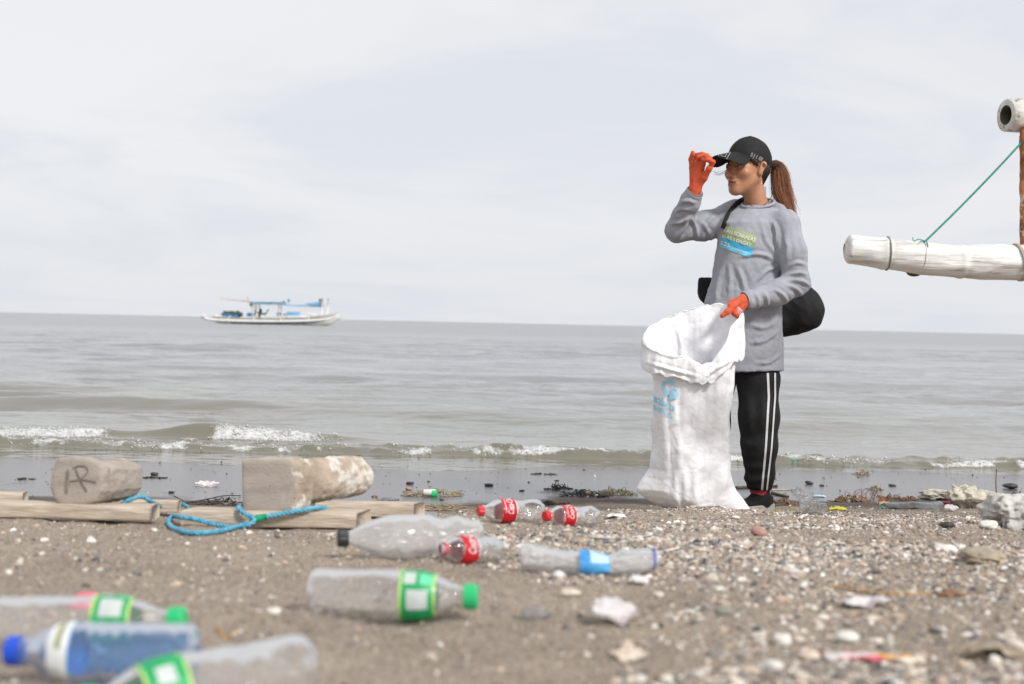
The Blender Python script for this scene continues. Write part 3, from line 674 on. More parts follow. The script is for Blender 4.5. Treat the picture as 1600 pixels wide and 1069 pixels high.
# joints
SH_R = at(1140, 343, 6.20); EL_R = at(1059, 360, 6.14); WR_R = at(1086, 299, 6.02)
SH_L = at(1226, 350, 6.03); EL_L = at(1244, 441, 5.98); WR_L = at(1164, 470, 5.88)
HIP_L = at(1184, 588, 6.06); KN_L = at(1186, 680, 6.05); AN_L = at(1187, 770, 6.08)
HIP_R = at(1122, 588, 6.22); KN_R = at(1114, 680, 6.24); AN_R = at(1118, 766, 6.30)

def build_body():
    hx, hy, hz = HEAD; f = 0.0028
    def cat(lo, a, b, hi, c): return np.unique(np.round(np.concatenate([np.arange(lo, a, c), np.arange(a, b, f), np.arange(b, hi, c)]), 5))
    B = Field(cat(hx - 0.42, hx - 0.13, hx + 0.125, hx + 0.33, 0.011), cat(hy - 0.36, hy - 0.125, hy + 0.125, hy + 0.36, 0.011), cat(PERSON_FEET[2] + 0.01, hz - 0.185, hz + 0.135, hz + 0.16, 0.011))
    P = B.box(); H = head_frame(P)
    D = sd_ell(H, (0, 0.014, 0.032), (0.073, 0.092, 0.083))
    D = smin(D, sd_ell(H, (0, -0.030, -0.036), (0.057, 0.060, 0.080)), 0.03)
    D = smin(D, sd_ell(H, (0, -0.074, -0.098), (0.022, 0.018, 0.017)), 0.025)
    for s in (-1, 1):
        D = smin(D, sd_cap(H, (s*0.052, 0.002, -0.046), (s*0.008, -0.068, -0.096), 0.012, 0.012), 0.030)
        D = smin(D, sd_ell(H, (s*0.042, -0.062, -0.026), (0.024, 0.021, 0.021)), 0.026)
        D = smin(D, sd_cap(H, (s*0.012, -0.086, 0.020), (s*0.046, -0.066, 0.018), 0.0055, 0.005), 0.018)
        D = -smin(-D, sd_ell(H, (s*0.031, -0.101, 0.002), (0.017, 0.013, 0.0115)), 0.012)
        D = smin(D, sd_ell(H, (s*0.031, -0.0785, 0.001), (0.015, 0.0115, 0.0105)), 0.003)
        D = smin(D, sd_chain(H, [(s*0.016, -0.0885, 0.003), (s*0.030, -0.0925, 0.0085), (s*0.046, -0.080, 0.002)], [0.0034, 0.0042, 0.003], 0.002), 0.004)
        D = smin(D, sd_chain(H, [(s*0.016, -0.0885, -0.003), (s*0.030, -0.0905, -0.0075), (s*0.045, -0.080, -0.002)], [0.003, 0.0034, 0.003], 0.002), 0.004)
    D = smin(D, sd_cap(H, (0, -0.086, 0.004), (0, -0.103, -0.037), 0.0065, 0.0105), 0.013)
    for s in (-1, 1):
        D = smin(D, sd_ell(H, (s*0.0125, -0.0985, -0.041), (0.0085, 0.010, 0.0075)), 0.007)
        D = -smin(-D, sd_ell(H, (s*0.007, -0.103, -0.0485), (0.0035, 0.005, 0.004)), 0.004)
        D = -smin(-D, sd_chain(H, [(s*0.019, -0.097, -0.042), (s*0.027, -0.091, -0.055), (s*0.031, -0.083, -0.070)], [0.0012, 0.0016, 0.001], 0.001), 0.008)
    D = smin(D, sd_ell(H, (0, -0.083, -0.068), (0.027, 0.014, 0.018)), 0.016)
    D = smin(D, sd_chain(H, [(-0.022, -0.087, -0.0665), (-0.006, -0.0975, -0.0635), (0.006, -0.0975, -0.0635), (0.022, -0.087, -0.0665)], [0.003, 0.0052, 0.0052, 0.003], 0.003), 0.005)
    D = smin(D, sd_chain(H, [(-0.020, -0.086, -0.0735), (0, -0.0965, -0.0765), (0.020, -0.086, -0.0735)], [0.003, 0.006, 0.003], 0.003), 0.005)
    D = -smin(-D, sd_chain(H, [(-0.029, -0.085, -0.0650), (-0.012, -0.098, -0.0700), (0.012, -0.098, -0.0700), (0.029, -0.085, -0.0650)], [0.0012, 0.0018, 0.0018, 0.0012], 0.001), 0.004)
    for s in (-1, 1):
        E = sd_cap(H, (s*0.072, 0.0, -0.022), (s*0.079, 0.014, 0.010), 0.011, 0.0155); E = smin(E, sd_ell(H, (s*0.073, 0.004, -0.030), (0.007, 0.009, 0.010)), 0.01)
        E = -smin(-E, sd_ell(H, (s*0.087, 0.008, -0.002), (0.007, 0.009, 0.017)), 0.005)
        D = smin(D, E, 0.006)
    # neck and the figure under the clothes
    D = smin(D, sd_cap(P, head_pt((0, 0.018, -0.05)), at(1186, 331, 6.13), 0.047, 0.048), 0.03)
    D = smin(D, sd_cap(P, at(1186, 331, 6.13), at(1184, 352, 6.12), 0.046, 0.05), 0.02)
    D = smin(D, sd_chain(P, [at(1160, 356, 6.15), at(1184, 356, 6.12), at(1215, 360, 6.07)], [0.03, 0.04, 0.03], 0.03), 0.03)
    D = smin(D, sd_chain(P, [at(1184, 364, 6.12), at(1172, 440, 6.12), at(1160, 535, 6.13)], [0.055, 0.08, 0.08], 0.04), 0.05)
    for sh, el, wr in ((SH_R, EL_R, WR_R), (SH_L, EL_L, WR_L)): D = smin(D, sd_chain(P, [sh, el, wr], [0.033, 0.029, 0.023], 0.02), 0.02)
    for hp, kn, an in ((HIP_L, KN_L, AN_L), (HIP_R, KN_R, AN_R)): D = smin(D, sd_chain(P, [hp + (0, 0, 0.05), kn, an], [0.055, 0.045, 0.032], 0.03), 0.03)
    B.F = D.astype(np.float32); V, F = B.mesh(); V = relax(V, F, 1, 0.35)
    o = obj('body', V, F, m_skin, person)
    c, s = math.cos(YAW), math.sin(YAW); q = V - HEAD; hx_ = q[:,0]*c + q[:,1]*s; hy_ = -q[:,0]*s + q[:,1]*c; hz_ = q[:,2]
    C = np.tile(np.array((0.475, 0.232, 0.136)), (len(V), 1))
    lip = (np.abs(hx_) < 0.024) & (hy_ < -0.084) & (np.abs(hz_ + 0.070) < 0.0115 * (1 - (np.abs(hx_) / 0.027)**2)); C[lip] = (0.27, 0.095, 0.07)
    ch = np.exp(-(((np.abs(hx_) - 0.043) / 0.02)**2 + ((hz_ + 0.025) / 0.02)**2)) * (hy_ < -0.03); C += ch[:, None] * np.array((0.05, 0.012, 0.006))
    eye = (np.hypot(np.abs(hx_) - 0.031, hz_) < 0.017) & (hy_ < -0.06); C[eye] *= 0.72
    C *= (1 + 0.06 * fbm(V[:,0]*40, V[:,1]*40, V[:,2]*40, 3, 70))[:, None]
    vcol(o, C)
build_body()
def build_face_bits():
    iV, iF = ico(3)
    for s in (-1, 1):
        V = iV * 0.0118 + np.array((s * 0.031, -0.0788, 0.0008)); e = obj('eye', head_pts(V), iF, m_eye, person)
        V = iV * np.array((0.0052, 0.002, 0.0052)) + np.array((s * 0.031 + 0.0015, -0.0902, 0.0008)); obj('iris', head_pts(V), iF, m_iris, e)
        Pb = spline([(s*0.014, -0.0965, 0.0175), (s*0.030, -0.0945, 0.0235), (s*0.048, -0.0775, 0.018)], 12); V, F = tube(Pb, np.array([.0018] + [.0028] * 8 + [.002, .0014, .0008]), 6); obj('eyebrow', head_pts(V), F, m_brow, person)
    # hanging earring of small beads
    parts = []
    for k in range(6): parts.append((iV[:] * (0.0022 if k % 2 else 0.0016) + np.array((0.079, 0.004, -0.040 - 0.0085 * k)), iF))
    parts.append(tube([(0.079, 0.004, -0.036), (0.079, 0.004, -0.084)], 0.0006, 5)); V, F = merge(parts); obj('earring', head_pts(V), F, m_silver, person)
build_face_bits()
def build_hair():
    hx, hy, hz = HEAD; h = 0.003; B = Field(ax(hx - 0.14, hx + 0.14, h), ax(hy - 0.14, hy + 0.14, h), ax(hz - 0.13, hz + 0.07, h)); H = head_frame(B.box())
    D = sd_ell(H, (0, 0.018, 0.022), (0.0785, 0.0935, 0.088)); D = np.maximum(D, -(H[1] - 0.012 + 0.9 * (0.0 - H[2]) * 0.25))
    D = smin(D, sd_cap(H, (0, 0.085, -0.01), (0, 0.075, -0.055), 0.03, 0.02), 0.03)
    for s in (-1, 1):
        D = smin(D, sd_chain(H, [(s*0.066, -0.040, 0.030), (s*0.070, -0.022, 0.018), (s*0.073, -0.010, 0.004)], [0.010, 0.009, 0.004], 0.006), 0.008)
        D = -smin(-D, sd_ell(H, (s*0.085, 0.008, -0.010), (0.022, 0.020, 0.030)), 0.006)
    D = D + 0.0016 * fbm(H[0] * 160, H[1] * 30, H[2] * 60, 2, 75)
    B.F = np.maximum(D, -(H[2] + 0.085)).astype(np.float32); V, F = B.mesh(); o = obj('hair', V, F, m_hair, person)
    rs = np.random.RandomState(3); vcol(o, np.array((0.022, 0.014, 0.011)) * (1 + 0.5 * fbm(V[:,0]*90, V[:,1]*90, V[:,2]*30, 2, 76))[:, None])
    # pony tail
    parts = []; cols = []
    path = atv([(1203, 257, 6.17), (1213, 259, 6.19), (1219, 276, 6.20), (1222, 298, 6.19), (1230, 320, 6.17), (1240, 339, 6.15)]); S0 = spline(path, 14)
    wid = np.interp(np.linspace(0, 1, 14), [0, .12, .35, .6, .8, 1], [.010, .015, .036, .040, .030, .012])
    T, U, Bn = frames(S0); n = 1500
    for k in range(n):
        a = rs.uniform(0, 6.283); r = math.sqrt(rs.uniform(0, 1)); e = rs.uniform(0.70, 1.04) if rs.uniform() < 0.8 else rs.uniform(0.4, 0.9)
        wob = rs.normal(0, 0.0032, (14, 3)).cumsum(0) * 0.5
        Q = S0 + (U * math.cos(a) * r + Bn * math.sin(a) * r * 1.0) * wid[:, None] + wob
        if rs.uniform() < 0.09: Q = Q + (U * math.cos(a) + Bn * math.sin(a)) * (np.linspace(0, 1, 14)**1.5 * rs.uniform(0.01, 0.04))[:, None]
        m = max(4, int(14 * min(e, 1))); Q = Q[:m]; rr = np.linspace(0.00065, 0.00035, m); v, f = tube(Q, rr, 3, caps=False); parts.append((v, f))
        t = np.linspace(0, 1, m); base = np.array((0.030, 0.017, 0.012)); tip = np.array((0.30, 0.115, 0.050)) * (1 + .35 * math.sin(a * 3) + rs.uniform(-.15, .15))
        cc = base + (tip - base) * sstep(0.02, 0.45, t)[:, None]; cols.append(np.repeat(cc, 3, 0))
    core, cf = tube(S0, wid * 0.80, 12); parts.append((core, cf)); cols.append(np.repeat(np.array([[0.15, 0.062, 0.030]]), len(core), 0))
    V, F = merge(parts); o = obj('ponytail', V, F, m_hair, person); vcol(o, np.vstack(cols))
    parts = []; cols = []
    for k in range(9):
        a = at(1133 + rs.uniform(-1, 3), 268 + rs.uniform(-4, 3), 5.99); b = a + np.array((-0.02 - rs.uniform(0, .02), -0.01, -0.014 + rs.uniform(-.006, .008))); c = b + np.array((-0.02, 0, 0.002 + rs.uniform(0, .012)))
        v, f = tube(spline([a, b, c], 9), 0.0004, 3, False); parts.append((v, f)); cols.append(np.tile((0.03, 0.02, 0.016), (len(v), 1)))
    V, F = merge(parts); o = obj('loose_strand', V, F, m_hair, person); vcol(o, np.vstack(cols))
build_hair()

def build_cap():
    hx, hy, hz = HEAD; h = 0.0025; B = Field(ax(hx - 0.22, hx + 0.14, h), ax(hy - 0.18, hy + 0.15, h), ax(hz - 0.02, hz + 0.15, h)); H = head_frame(B.box())
    D = sd_ell(H, (0, 0.012, 0.034), (0.0835, 0.1035, 0.102))
    ang = np.arctan2(H[0], -(H[1] - 0.012)); seam = np.abs(np.sin(ang * 3)) ; D = D + 0.0016 * np.exp(-(seam / 0.05)**2)
    D = D - 0.0022 * fbm(H[0] * 22, H[1] * 22, H[2] * 22, 2, 81)
    D = np.maximum(D, -(H[2] - 0.022 + 0.16 * H[1] + 0.0))
    D = smin(D, sd_ell(H, (0, 0.012, 0.136), (0.008, 0.008, 0.004)), 0.002)
    # opening above the strap at the back
    zb = 0.058 - 7.8 * H[0]**2 - 0.13 * (-H[1] - 0.085) - 1.2 * np.maximum(-H[1] - 0.10, 0)**2
    rr = np.sqrt((H[0] / 0.083)**2 + ((H[1] + 0.104) / 0.086)**2); br = np.maximum(np.maximum(np.abs(H[2] - zb) - 0.0032, (rr - 1) * 0.08), H[1] + 0.045)
    D = smin(D, br.astype(np.float32), 0.003)
    B.F = D.astype(np.float32); V, F = B.mesh(); V = relax(V, F, 1, 0.4); c = obj('cap', V, F, m_cap, person); t = bvh(V, F)
    def quad_outline(q, w):
        tl, tr, br_, bl = [np.array(p, float) for p in q]; mid = (tl + tr + br_ + bl) / 4
        O = [tl, tr, br_, bl]; I = [p + (mid - p) * w for p in O]; parts = []
        for k in range(4):
            k2 = (k + 1) % 4; P = [O[k], O[k2], I[k2], I[k]]; us, f = rect2d(0, 0, 1, 1, 8, 2); parts.append((quadmap(us, P), f))
        return merge2(parts)
    q = [(1118.5, 239.5), (1142.5, 237.5), (1136.0, 249.0), (1124.5, 246)]
    mid = np.mean(np.array(q, float), 0); q2 = [mid + (np.array(p) - mid) * 0.5 for p in q]
    v, f = merge2([quad_outline(q, 0.17), quad_outline(q2, 0.3)]); v, f = decal(v, f, t, 0.0015); obj('brim_emblem', v, f, m_capgrey, c)
    parts = []; v, f = text2d('511', 1.0, edge=0.3, bold=0.02); parts.append((v * np.array((1, -1)), f))
    for k in range(4): parts.append((np.array([(1.05, -0.36 + .2 * k), (1.75, -0.36 + .2 * k), (1.75, -0.24 + .2 * k), (1.05, -0.24 + .2 * k)]), [(0, 1, 2, 3)]))
    parts.append((np.array([(1.05, -0.36), (1.17, -0.36), (1.17, 0.36), (1.05, 0.36)]), [(0, 1, 2, 3)])); parts.append((np.array([(1.63, -0.36), (1.75, -0.36), (1.75, 0.36), (1.63, 0.36)]), [(0, 1, 2, 3)]))
    v, f = merge2(parts); v = v - (v.min(0) + v.max(0)) / 2; v = v * np.array((20.0 / (v[:,0].max() - v[:,0].min()), 8.5)); an = R_(25); v = np.stack([1182 + v[:,0] * math.cos(an) - v[:,1] * math.sin(an), 245.5 + v[:,0] * math.sin(an) + v[:,1] * math.cos(an)], 1)
    v, f = decal(v, f, t, 0.0012); obj('side_lettering', v, f, m_capgrey, c)
build_cap()

def build_shirt():
    lo = np.minimum(at(1036, 590, 6.0), at(1036, 590, 6.3)); B = Field(ax(lo[0], at(1276, 400, 5.9)[0], 0.0048), ax(5.80, 6.36, 0.0052), ax(at(1160, 586, 6.1)[2], at(1180, 290, 6.1)[2], 0.0048)); P = B.box()
    T = [(318, 1185, .030, .030, 6.13), (326, 1184, .064, .062, 6.125), (333, 1183, .100, .085, 6.12), (341, 1182, .130, .100, 6.11), (350, 1180, .146, .112, 6.10), (380, 1172, .136, .122, 6.09), (430, 1167, .146, .125, 6.09), (480, 1161, .166, .130, 6.09), (530, 1162, .164, .138, 6.10), (566, 1165, .159, .142, 6.10), (584, 1165, .160, .146, 6.10)]
    zz = []; cx = []; cy = []; A = []; Bb = []
    for py, px, a, b, Y in T[::-1]:
        p = at(px, py, Y); zz.append(p[2]); cx.append(p[0]); cy.append(Y); A.append(a); Bb.append(b)
    Z = B.zs; cx, cy, A, Bb = [np.interp(Z, zz, q).astype(np.float32)[None, None, :] for q in (cx, cy, A, Bb)]
    k = 2.25; q = ((np.abs(P[0] - cx) / A)**k + (np.abs(P[1] - cy) / Bb)**k)**(1 / k); D = ((q - 1) * np.minimum(A, Bb)).astype(np.float32)
    hem = at(1185, 580, 6.1)[2] + 0.004 * np.sin((P[0] - 1.0) * 14)
    D = np.maximum(D, (hem - P[2]).astype(np.float32))
    R1 = sd_chain(P, [at(1160, 338, 6.16), SH_R, at(1100, 353, 6.17), EL_R], [0.056, 0.062, 0.058, 0.052], 0.03)
    R2 = sd_chain(P, [EL_R, at(1067, 338, 6.10), at(1078, 315, 6.05), WR_R + np.array((-0.004, 0.004, -0.006))], [0.050, 0.047, 0.042, 0.036], 0.02)
    D = smin(D, smin(R1, R2, 0.022), 0.045)
    D = smin(D, sd_chain(P, [at(1206, 319, 6.17), at(1218, 328, 6.13), at(1230, 341, 6.08)], [.022, .024, .028], .02), .03); D = smin(D, sd_chain(P, [at(1165, 320, 6.18), at(1150, 324, 6.19), at(1138, 334, 6.20)], [.022, .028, .035], .02), .03)
    L1 = sd_chain(P, [at(1208, 350, 6.06), SH_L, at(1238, 395, 5.99), EL_L], [0.052, 0.056, 0.058, 0.056], 0.03)
    L2 = sd_chain(P, [EL_L, at(1215, 457, 5.94), WR_L + np.array((0.005, 0, 0))], [0.055, 0.051, 0.038], 0.03)
    D = smin(D, smin(L1, L2, 0.02), 0.018)
    # cuffs cut square across the wrists
    for w, e in ((WR_R, at(1067, 338, 6.10)), (WR_L, at(1215, 457, 5.94))):
        n = (w - e) / np.linalg.norm(w - e); s = (P[0] - w[0]) * n[0] + (P[1] - w[1]) * n[1] + (P[2] - w[2]) * n[2]; near = np.sqrt((P[0] - w[0])**2 + (P[1] - w[1])**2 + (P[2] - w[2])**2) < 0.10
        D = np.where(near & (s > 0), np.maximum(D, s), D)
    B.F = D.astype(np.float32); V, F = B.mesh(); V = relax(V, F, 2, 0.5); N = normals(V, F)
    ridges = [([(1216, 410), (1185, 398), (1150, 402)], 1.0, 1.1), ([(1217, 416), (1196, 424), (1176, 444)], 1.1), ([(1212, 398), (1196, 378), (1190, 352)], .8, 1.2),
              ([(1129, 417), (1122, 446), (1118, 478)], .8, 1.2), ([(1150, 415), (1158, 438), (1163, 464)], .9, 1.3), ([(1138, 410), (1140, 440), (1136, 470)], .6, 1.2),
              ([(1165, 536), (1192, 532), (1219, 514)], .9, 1.2), ([(1176, 567), (1200, 566), (1222, 552)], .9), ([(1166, 505), (1190, 512), (1216, 500)], .7, 1.2), ([(1200, 574), (1210, 545), (1215, 520)], .6),
              # far sleeve
              ([(1080, 336), (1068, 345), (1050, 348)], 1.3), ([(1080, 338), (1072, 354), (1060, 372)], 1.3), ([(1082, 338), (1092, 354), (1095, 372)], 1.1), ([(1130, 330), (1112, 344), (1100, 366)], .9, 1.2), ([(1142, 344), (1126, 356), (1118, 374)], 1.0, 1.2), ([(1056, 330), (1068, 326), (1080, 328)], .9), ([(1064, 316), (1076, 314), (1088, 318)], .8), ([(1100, 340), (1110, 356), (1124, 372)], .7),
              # near sleeve
              ([(1222, 434), (1240, 428), (1258, 430)], 1.3), ([(1222, 438), (1244, 440), (1264, 448)], 1.2), ([(1218, 446), (1236, 452), (1252, 462)], 1.1), ([(1200, 452), (1215, 462), (1225, 474)], .9), ([(1184, 456), (1190, 468), (1192, 482)], .8), ([(1170, 458), (1176, 470), (1176, 482)], .7), ([(1226, 420), (1240, 412), (1258, 416)], .9), ([(1224, 370), (1226, 392), (1222, 412)], .9, 1.3), ([(1244, 350), (1250, 380), (1252, 405)], .6, 1.4), ([(1206, 344), (1212, 362), (1214, 392)], 1.0, 1.1)]
    d = seglines(V, ridges, 0.0100, 0.0072)
    d += 0.0045 * fbm(V[:,0]*16, V[:,1]*16, V[:,2]*9, 3, 90) + 0.0045 * np.abs(fbm(V[:,0]*26 + V[:,2]*14, V[:,1]*20, V[:,2]*22 - V[:,0]*10, 3, 91))
    V = V + N * d[:, None]; V = relax(V, F, 1, 0.3)
    sh = obj('shirt', V, F, m_shirt, person); t = bvh(V, F)
    # collar
    ring = []
    for a in np.linspace(0, 2 * math.pi, 40, endpoint=False): ring.append(at(1184.5 + 25.5 * math.cos(a), 318.0 + (-2.5 * math.cos(a) + 6.5 * -math.sin(a)), 6.125 + 0.070 * math.sin(a)))
    ring = np.array(ring + [ring[0]]); v, f = tube(ring, 0.0062, 8, False); obj('collar', v, f, m_shirt, sh)
    for w, e, r in ((WR_R, at(1067, 338, 6.10), 0.0385), (WR_L, at(1215, 457, 5.94), 0.0405)):
        n = (w - e) / np.linalg.norm(w - e); v, f = tube([w - n * 0.034, w - n * 0.030, w - n * 0.012, w - n * 0.002, w + n * 0.002], [r * .97, r * 1.015, r * 1.0, r * .985, r * .90], 28, True); obj('cuff', v, f, m_shirt, sh)
    q = [(1131.7, 351.7), (1184, 369.6), (1172, 403), (1125, 386)]
    def pr(u0, v0, u1, v1, m, off, name): v, f = rect2d(u0, v0, u1, v1, 26, 10); v, f = decal(quadmap(v, q), f, t, off); obj(name, v, f, m, sh)
    pr(0, 0, 1, 0.30, m_pgreen, 0.0015, 'print_panel'); pr(0, 0.30, 1, 0.545, m_polive, 0.0015, 'print_panel'); pr(0, 0.545, 1, 0.80, m_pblue, 0.0015, 'print_panel'); pr(0, 0.80, 1, 1.0, m_pcyan, 0.0015, 'print_panel')
    def wr(s, u, v_, wd, ht, name='print_lettering'):
        v, f = text2d(s, 1.0, edge=0.35, bold=0.015); e = v.max(0) - v.min(0); v = v / e * np.array((wd, -ht)) + np.array((u, v_)); v, f = decal(quadmap(v, q), f, t, 0.0032); obj(name, v, f, m_pwhite, sh)
    wr('ILAN SOBKALAT', 0.50, 0.205, 0.96, 0.17); wr('(ILAS S DAGAT', 0.46, 0.49, 0.88, 0.18); wr('525', 0.16, 0.80, 0.30, 0.17); wr('dagat', 0.66, 0.86, 0.34, 0.10)
    # thin cord round the neck
    c = spline(atv([(1206, 306, 6.10), (1200, 315, 6.075), (1190, 322, 6.06), (1178, 323, 6.066), (1166, 316, 6.09)]), 24)
    v, f = tube(c, 0.0012, 5); obj('neck_cord', v, f, m_black, person)
    return t
shirt_tree = build_shirt()

def build_trousers():
    lo = at(1085, 780, 6.3); B = Field(ax(at(1085, 600, 6.3)[0], at(1226, 600, 6.0)[0], 0.005), ax(5.90, 6.44, 0.005), ax(lo[2] - 0.02, at(1160, 520, 6.1)[2], 0.005)); P = B.box()
    D = sd_chain(P, [at(1180, 556, 6.08), at(1184.5, 592, 6.07), at(1185.5, 650, 6.05), at(1186.5, 700, 6.05), at(1187.5, 740, 6.06), at(1187, 772, 6.08)], [0.075, 0.087, 0.0845, 0.074, 0.060, 0.0475], 0.03)
    D = smin(D, sd_chain(P, [at(1136, 556, 6.17), at(1118, 592, 6.20), at(1112, 660, 6.24), at(1112, 720, 6.26), at(1116, 768, 6.30)], [0.075, 0.083, 0.08, 0.068, 0.048], 0.03), 0.03)
    D = smin(D, sd_ell(P, at(1158, 545, 6.13), (0.12, 0.10, 0.07)), 0.04)
    D = np.maximum(D, -(P[2] - at(1187, 765, 6.08)[2]))
    B.F = D.astype(np.float32); V, F = B.mesh(); V = relax(V, F, 1, 0.5); N = normals(V, F)
    lines = [([(1160, 748), (1180, 752), (1206, 744)], 1.0), ([(1166, 760), (1186, 762), (1206, 756)], .9), ([(1158, 722), (1176, 730), (1200, 726)], .8, 1.2), ([(1158, 690), (1172, 696), (1190, 690)], .7, 1.3), ([(1160, 596), (1168, 640), (1166, 690)], .8, 1.5), ([(1196, 600), (1190, 650), (1192, 700)], .5, 1.5)]
    V = V + N * (seglines(V, lines, 0.007, 0.012) + 0.004 * fbm(V[:,0]*14, V[:,1]*14, V[:,2]*7, 3, 95))[:, None]
    o = obj('trousers', V, F, m_trouser, person); t = bvh(V, F)
    ys = np.linspace(583, 765.5, 44)
    for tab, w in (((1199.5, 1201, 1196.5, 1190.5), 3.4), ((1210.6, 1210.8, 1205.3, 1197.8), 2.6)):
        c = np.interp(ys, [583, 620, 700, 766], tab); ww = np.interp(ys, [583, 766], [w, w * 0.92]); v = np.stack([np.stack([c - ww / 2, ys], 1), np.stack([c, ys], 1), np.stack([c + ww / 2, ys], 1)], 1).reshape(-1, 2)
        v, f = decal(v, [tuple(q) for q in grid_faces(len(ys), 3)], t, 0.0018); obj('stripe', v, f, m_white_stripe, o)
build_trousers()

def build_shoe(ankle, ang):
    """ang: which way the toe points, in the ground plane"""
    g = max(gz1(ankle[0] + math.cos(ang) * q, ankle[1] + math.sin(ang) * q) for q in (-.06, 0, .06, .12, .18)) + 0.004; O = np.array((ankle[0], ankle[1], g)); h = 0.004
    def fld(z0, z1): return Field(ax(O[0] - .24, O[0] + .24, h), ax(O[1] - .24, O[1] + .24, h), ax(g + z0, g + z1, h))
    B = fld(-0.012, 0.13); P = B.box(); L = rotz(P, O, ang)      # local x = toe direction
    wx = np.interp(L[0].ravel(), [-0.075, -0.02, 0.05, 0.11, 0.18], [0.031, 0.034, 0.039, 0.043, 0.03]).reshape(L[0].shape) if False else 0.036 + 0.05 * (L[0] + 0.02) - 0.0 * L[1]
    wx = np.clip(wx, 0.030, 0.043)
    foot = np.sqrt((np.maximum(np.abs(L[0] - 0.055) - 0.085, 0) / 0.045)**2 + (L[1] / wx)**2) - 1
    top = 0.055 - 0.16 * np.clip(L[0], 0, 0.2); up = np.maximum(foot * 0.036, np.abs(L[2] - 0.026) - np.maximum(top - 0.024, 0.012)); up = smin(up.astype(np.float32), sd_cap(L, (0.0, 0, 0.04), (-0.008, 0, 0.083), 0.041, 0.038), 0.03)
    up = np.maximum(up, L[2] - 0.088 + 0.15 * L[0]); so = np.maximum(foot * 0.036 - 0.006, np.abs(L[2] - 0.012) - 0.016)
    B.F = up.astype(np.float32); V, F = B.mesh(); V = relax(V, F, 1, .5); s = obj('shoe', V, F, m_black, person)
    B = fld(-0.012, 0.13); B.F = so.astype(np.float32) * np.ones_like(B.F); V, F = B.mesh(); V = relax(V, F, 2, .5); obj('sole', V, F, m_sole, s)
    P = np.array([(-.004, 0, .070), (0, 0, .095), (0, 0, .12)]) + O; v, f = tube(P, [.040, .040, .039], 20); obj('sock', v, f, m_red_sock, person)
build_shoe(AN_L, math.atan2(-0.62, -0.78)); build_shoe(AN_R, math.atan2(-0.75, -0.66))

def build_gloves():
    # raised hand: fingertips and thumb pinch the brim
    h = 0.0022; B = Field(ax(at(1066, 270, 6.0)[0], at(1124, 270, 6.0)[0], h), ax(5.88, 6.12, h), ax(at(1090, 312, 6.0)[2], at(1090, 228, 6.0)[2], h)); P = B.box()
    w = WR_R; D = sd_cap(P, w + np.array((-0.006, 0.006, -0.018)), w, 0.029, 0.0275)
    kn = [at(1081.5, 263, 6.03), at(1084, 257, 6.015), at(1090, 254, 6.0), at(1098, 257, 5.985)]
    for k in kn: D = smin(D, sd_cap(P, w + (k - w) * 0.12, k, 0.0185, 0.0125), 0.014)
    D = smin(D, sd_chain(P, [kn[0], at(1079.5, 249, 6.03), at(1082.5, 238.5, 6.02)], [0.0115, 0.0105, 0.0085], 0.004), 0.006)
    D = smin(D, sd_chain(P, [kn[1], at(1085.5, 243, 6.01), at(1097, 241, 5.985), at(1106, 243, 5.972)], [0.0115, 0.0108, 0.0098, 0.0085], 0.004), 0.005)
    D = smin(D, sd_chain(P, [kn[2], at(1092, 246, 5.985), at(1103, 245, 5.965), at(1110, 247, 5.956)], [0.0118, 0.0108, 0.0098, 0.0088], 0.004), 0.005)
    D = smin(D, sd_chain(P, [kn[3], at(1099.5, 250, 5.97), at(1108, 250.5, 5.95), at(1113.5, 253, 5.944)], [0.0115, 0.0105, 0.0095, 0.0085], 0.004), 0.005)
    D = smin(D, sd_chain(P, [w + np.array((0.01, -0.012, 0.02)), at(1100, 278, 5.985), at(1108, 264, 5.96), at(1114.5, 253.5, 5.95)], [0.016, 0.0145, 0.012, 0.0095], 0.008), 0.010)
    B.F = (D + 0.0008 * np.sin(P[2] * 1500)).astype(np.float32); V, F = B.mesh(); V = relax(V, F, 1, .4); obj('glove', V, F, m_glove, person)
    # lower hand closed on the rim of the sack
    B = Field(ax(at(1118, 480, 5.85)[0], at(1180, 480, 5.85)[0], h), ax(5.76, 5.96, h), ax(at(1140, 508, 5.85)[2], at(1140, 455, 5.85)[2], h)); P = B.box()
    w = WR_L; D = sd_cap(P, w + np.array((0.03, 0.005, 0.003)), w, 0.0285, 0.027)
    kn = [at(1143.5, 472, 5.845), at(1145.5, 479, 5.835), at(1149.5, 485, 5.835), at(1154.5, 489, 5.845)]
    for k in kn: D = smin(D, sd_cap(P, w + (k - w) * 0.15, k, 0.018, 0.0128), 0.014)
    tip = [(1141, 478, 5.815, 1146, 486, 5.805), (1143.5, 485, 5.808, 1149, 491, 5.805), (1147.5, 490, 5.81, 1153, 494.5, 5.81), (1153, 493.5, 5.82, 1158, 496, 5.825)]
    for k, q in zip(kn, tip): D = smin(D, sd_chain(P, [k, at(*q[:3]), at(*q[3:])], [0.0122, 0.0112, 0.0095], 0.004), 0.004)
    D = smin(D, sd_chain(P, [w + np.array((-0.01, -0.012, 0.012)), at(1146, 478, 5.81), at(1137, 487, 5.795), at(1128.5, 493.5, 5.79)], [0.016, 0.0135, 0.012, 0.0098], 0.008), 0.008)
    B.F = (D + 0.0008 * np.sin(P[0] * 1500)).astype(np.float32); V, F = B.mesh(); V = relax(V, F, 1, .4); obj('glove', V, F, m_glove, person)
build_gloves()

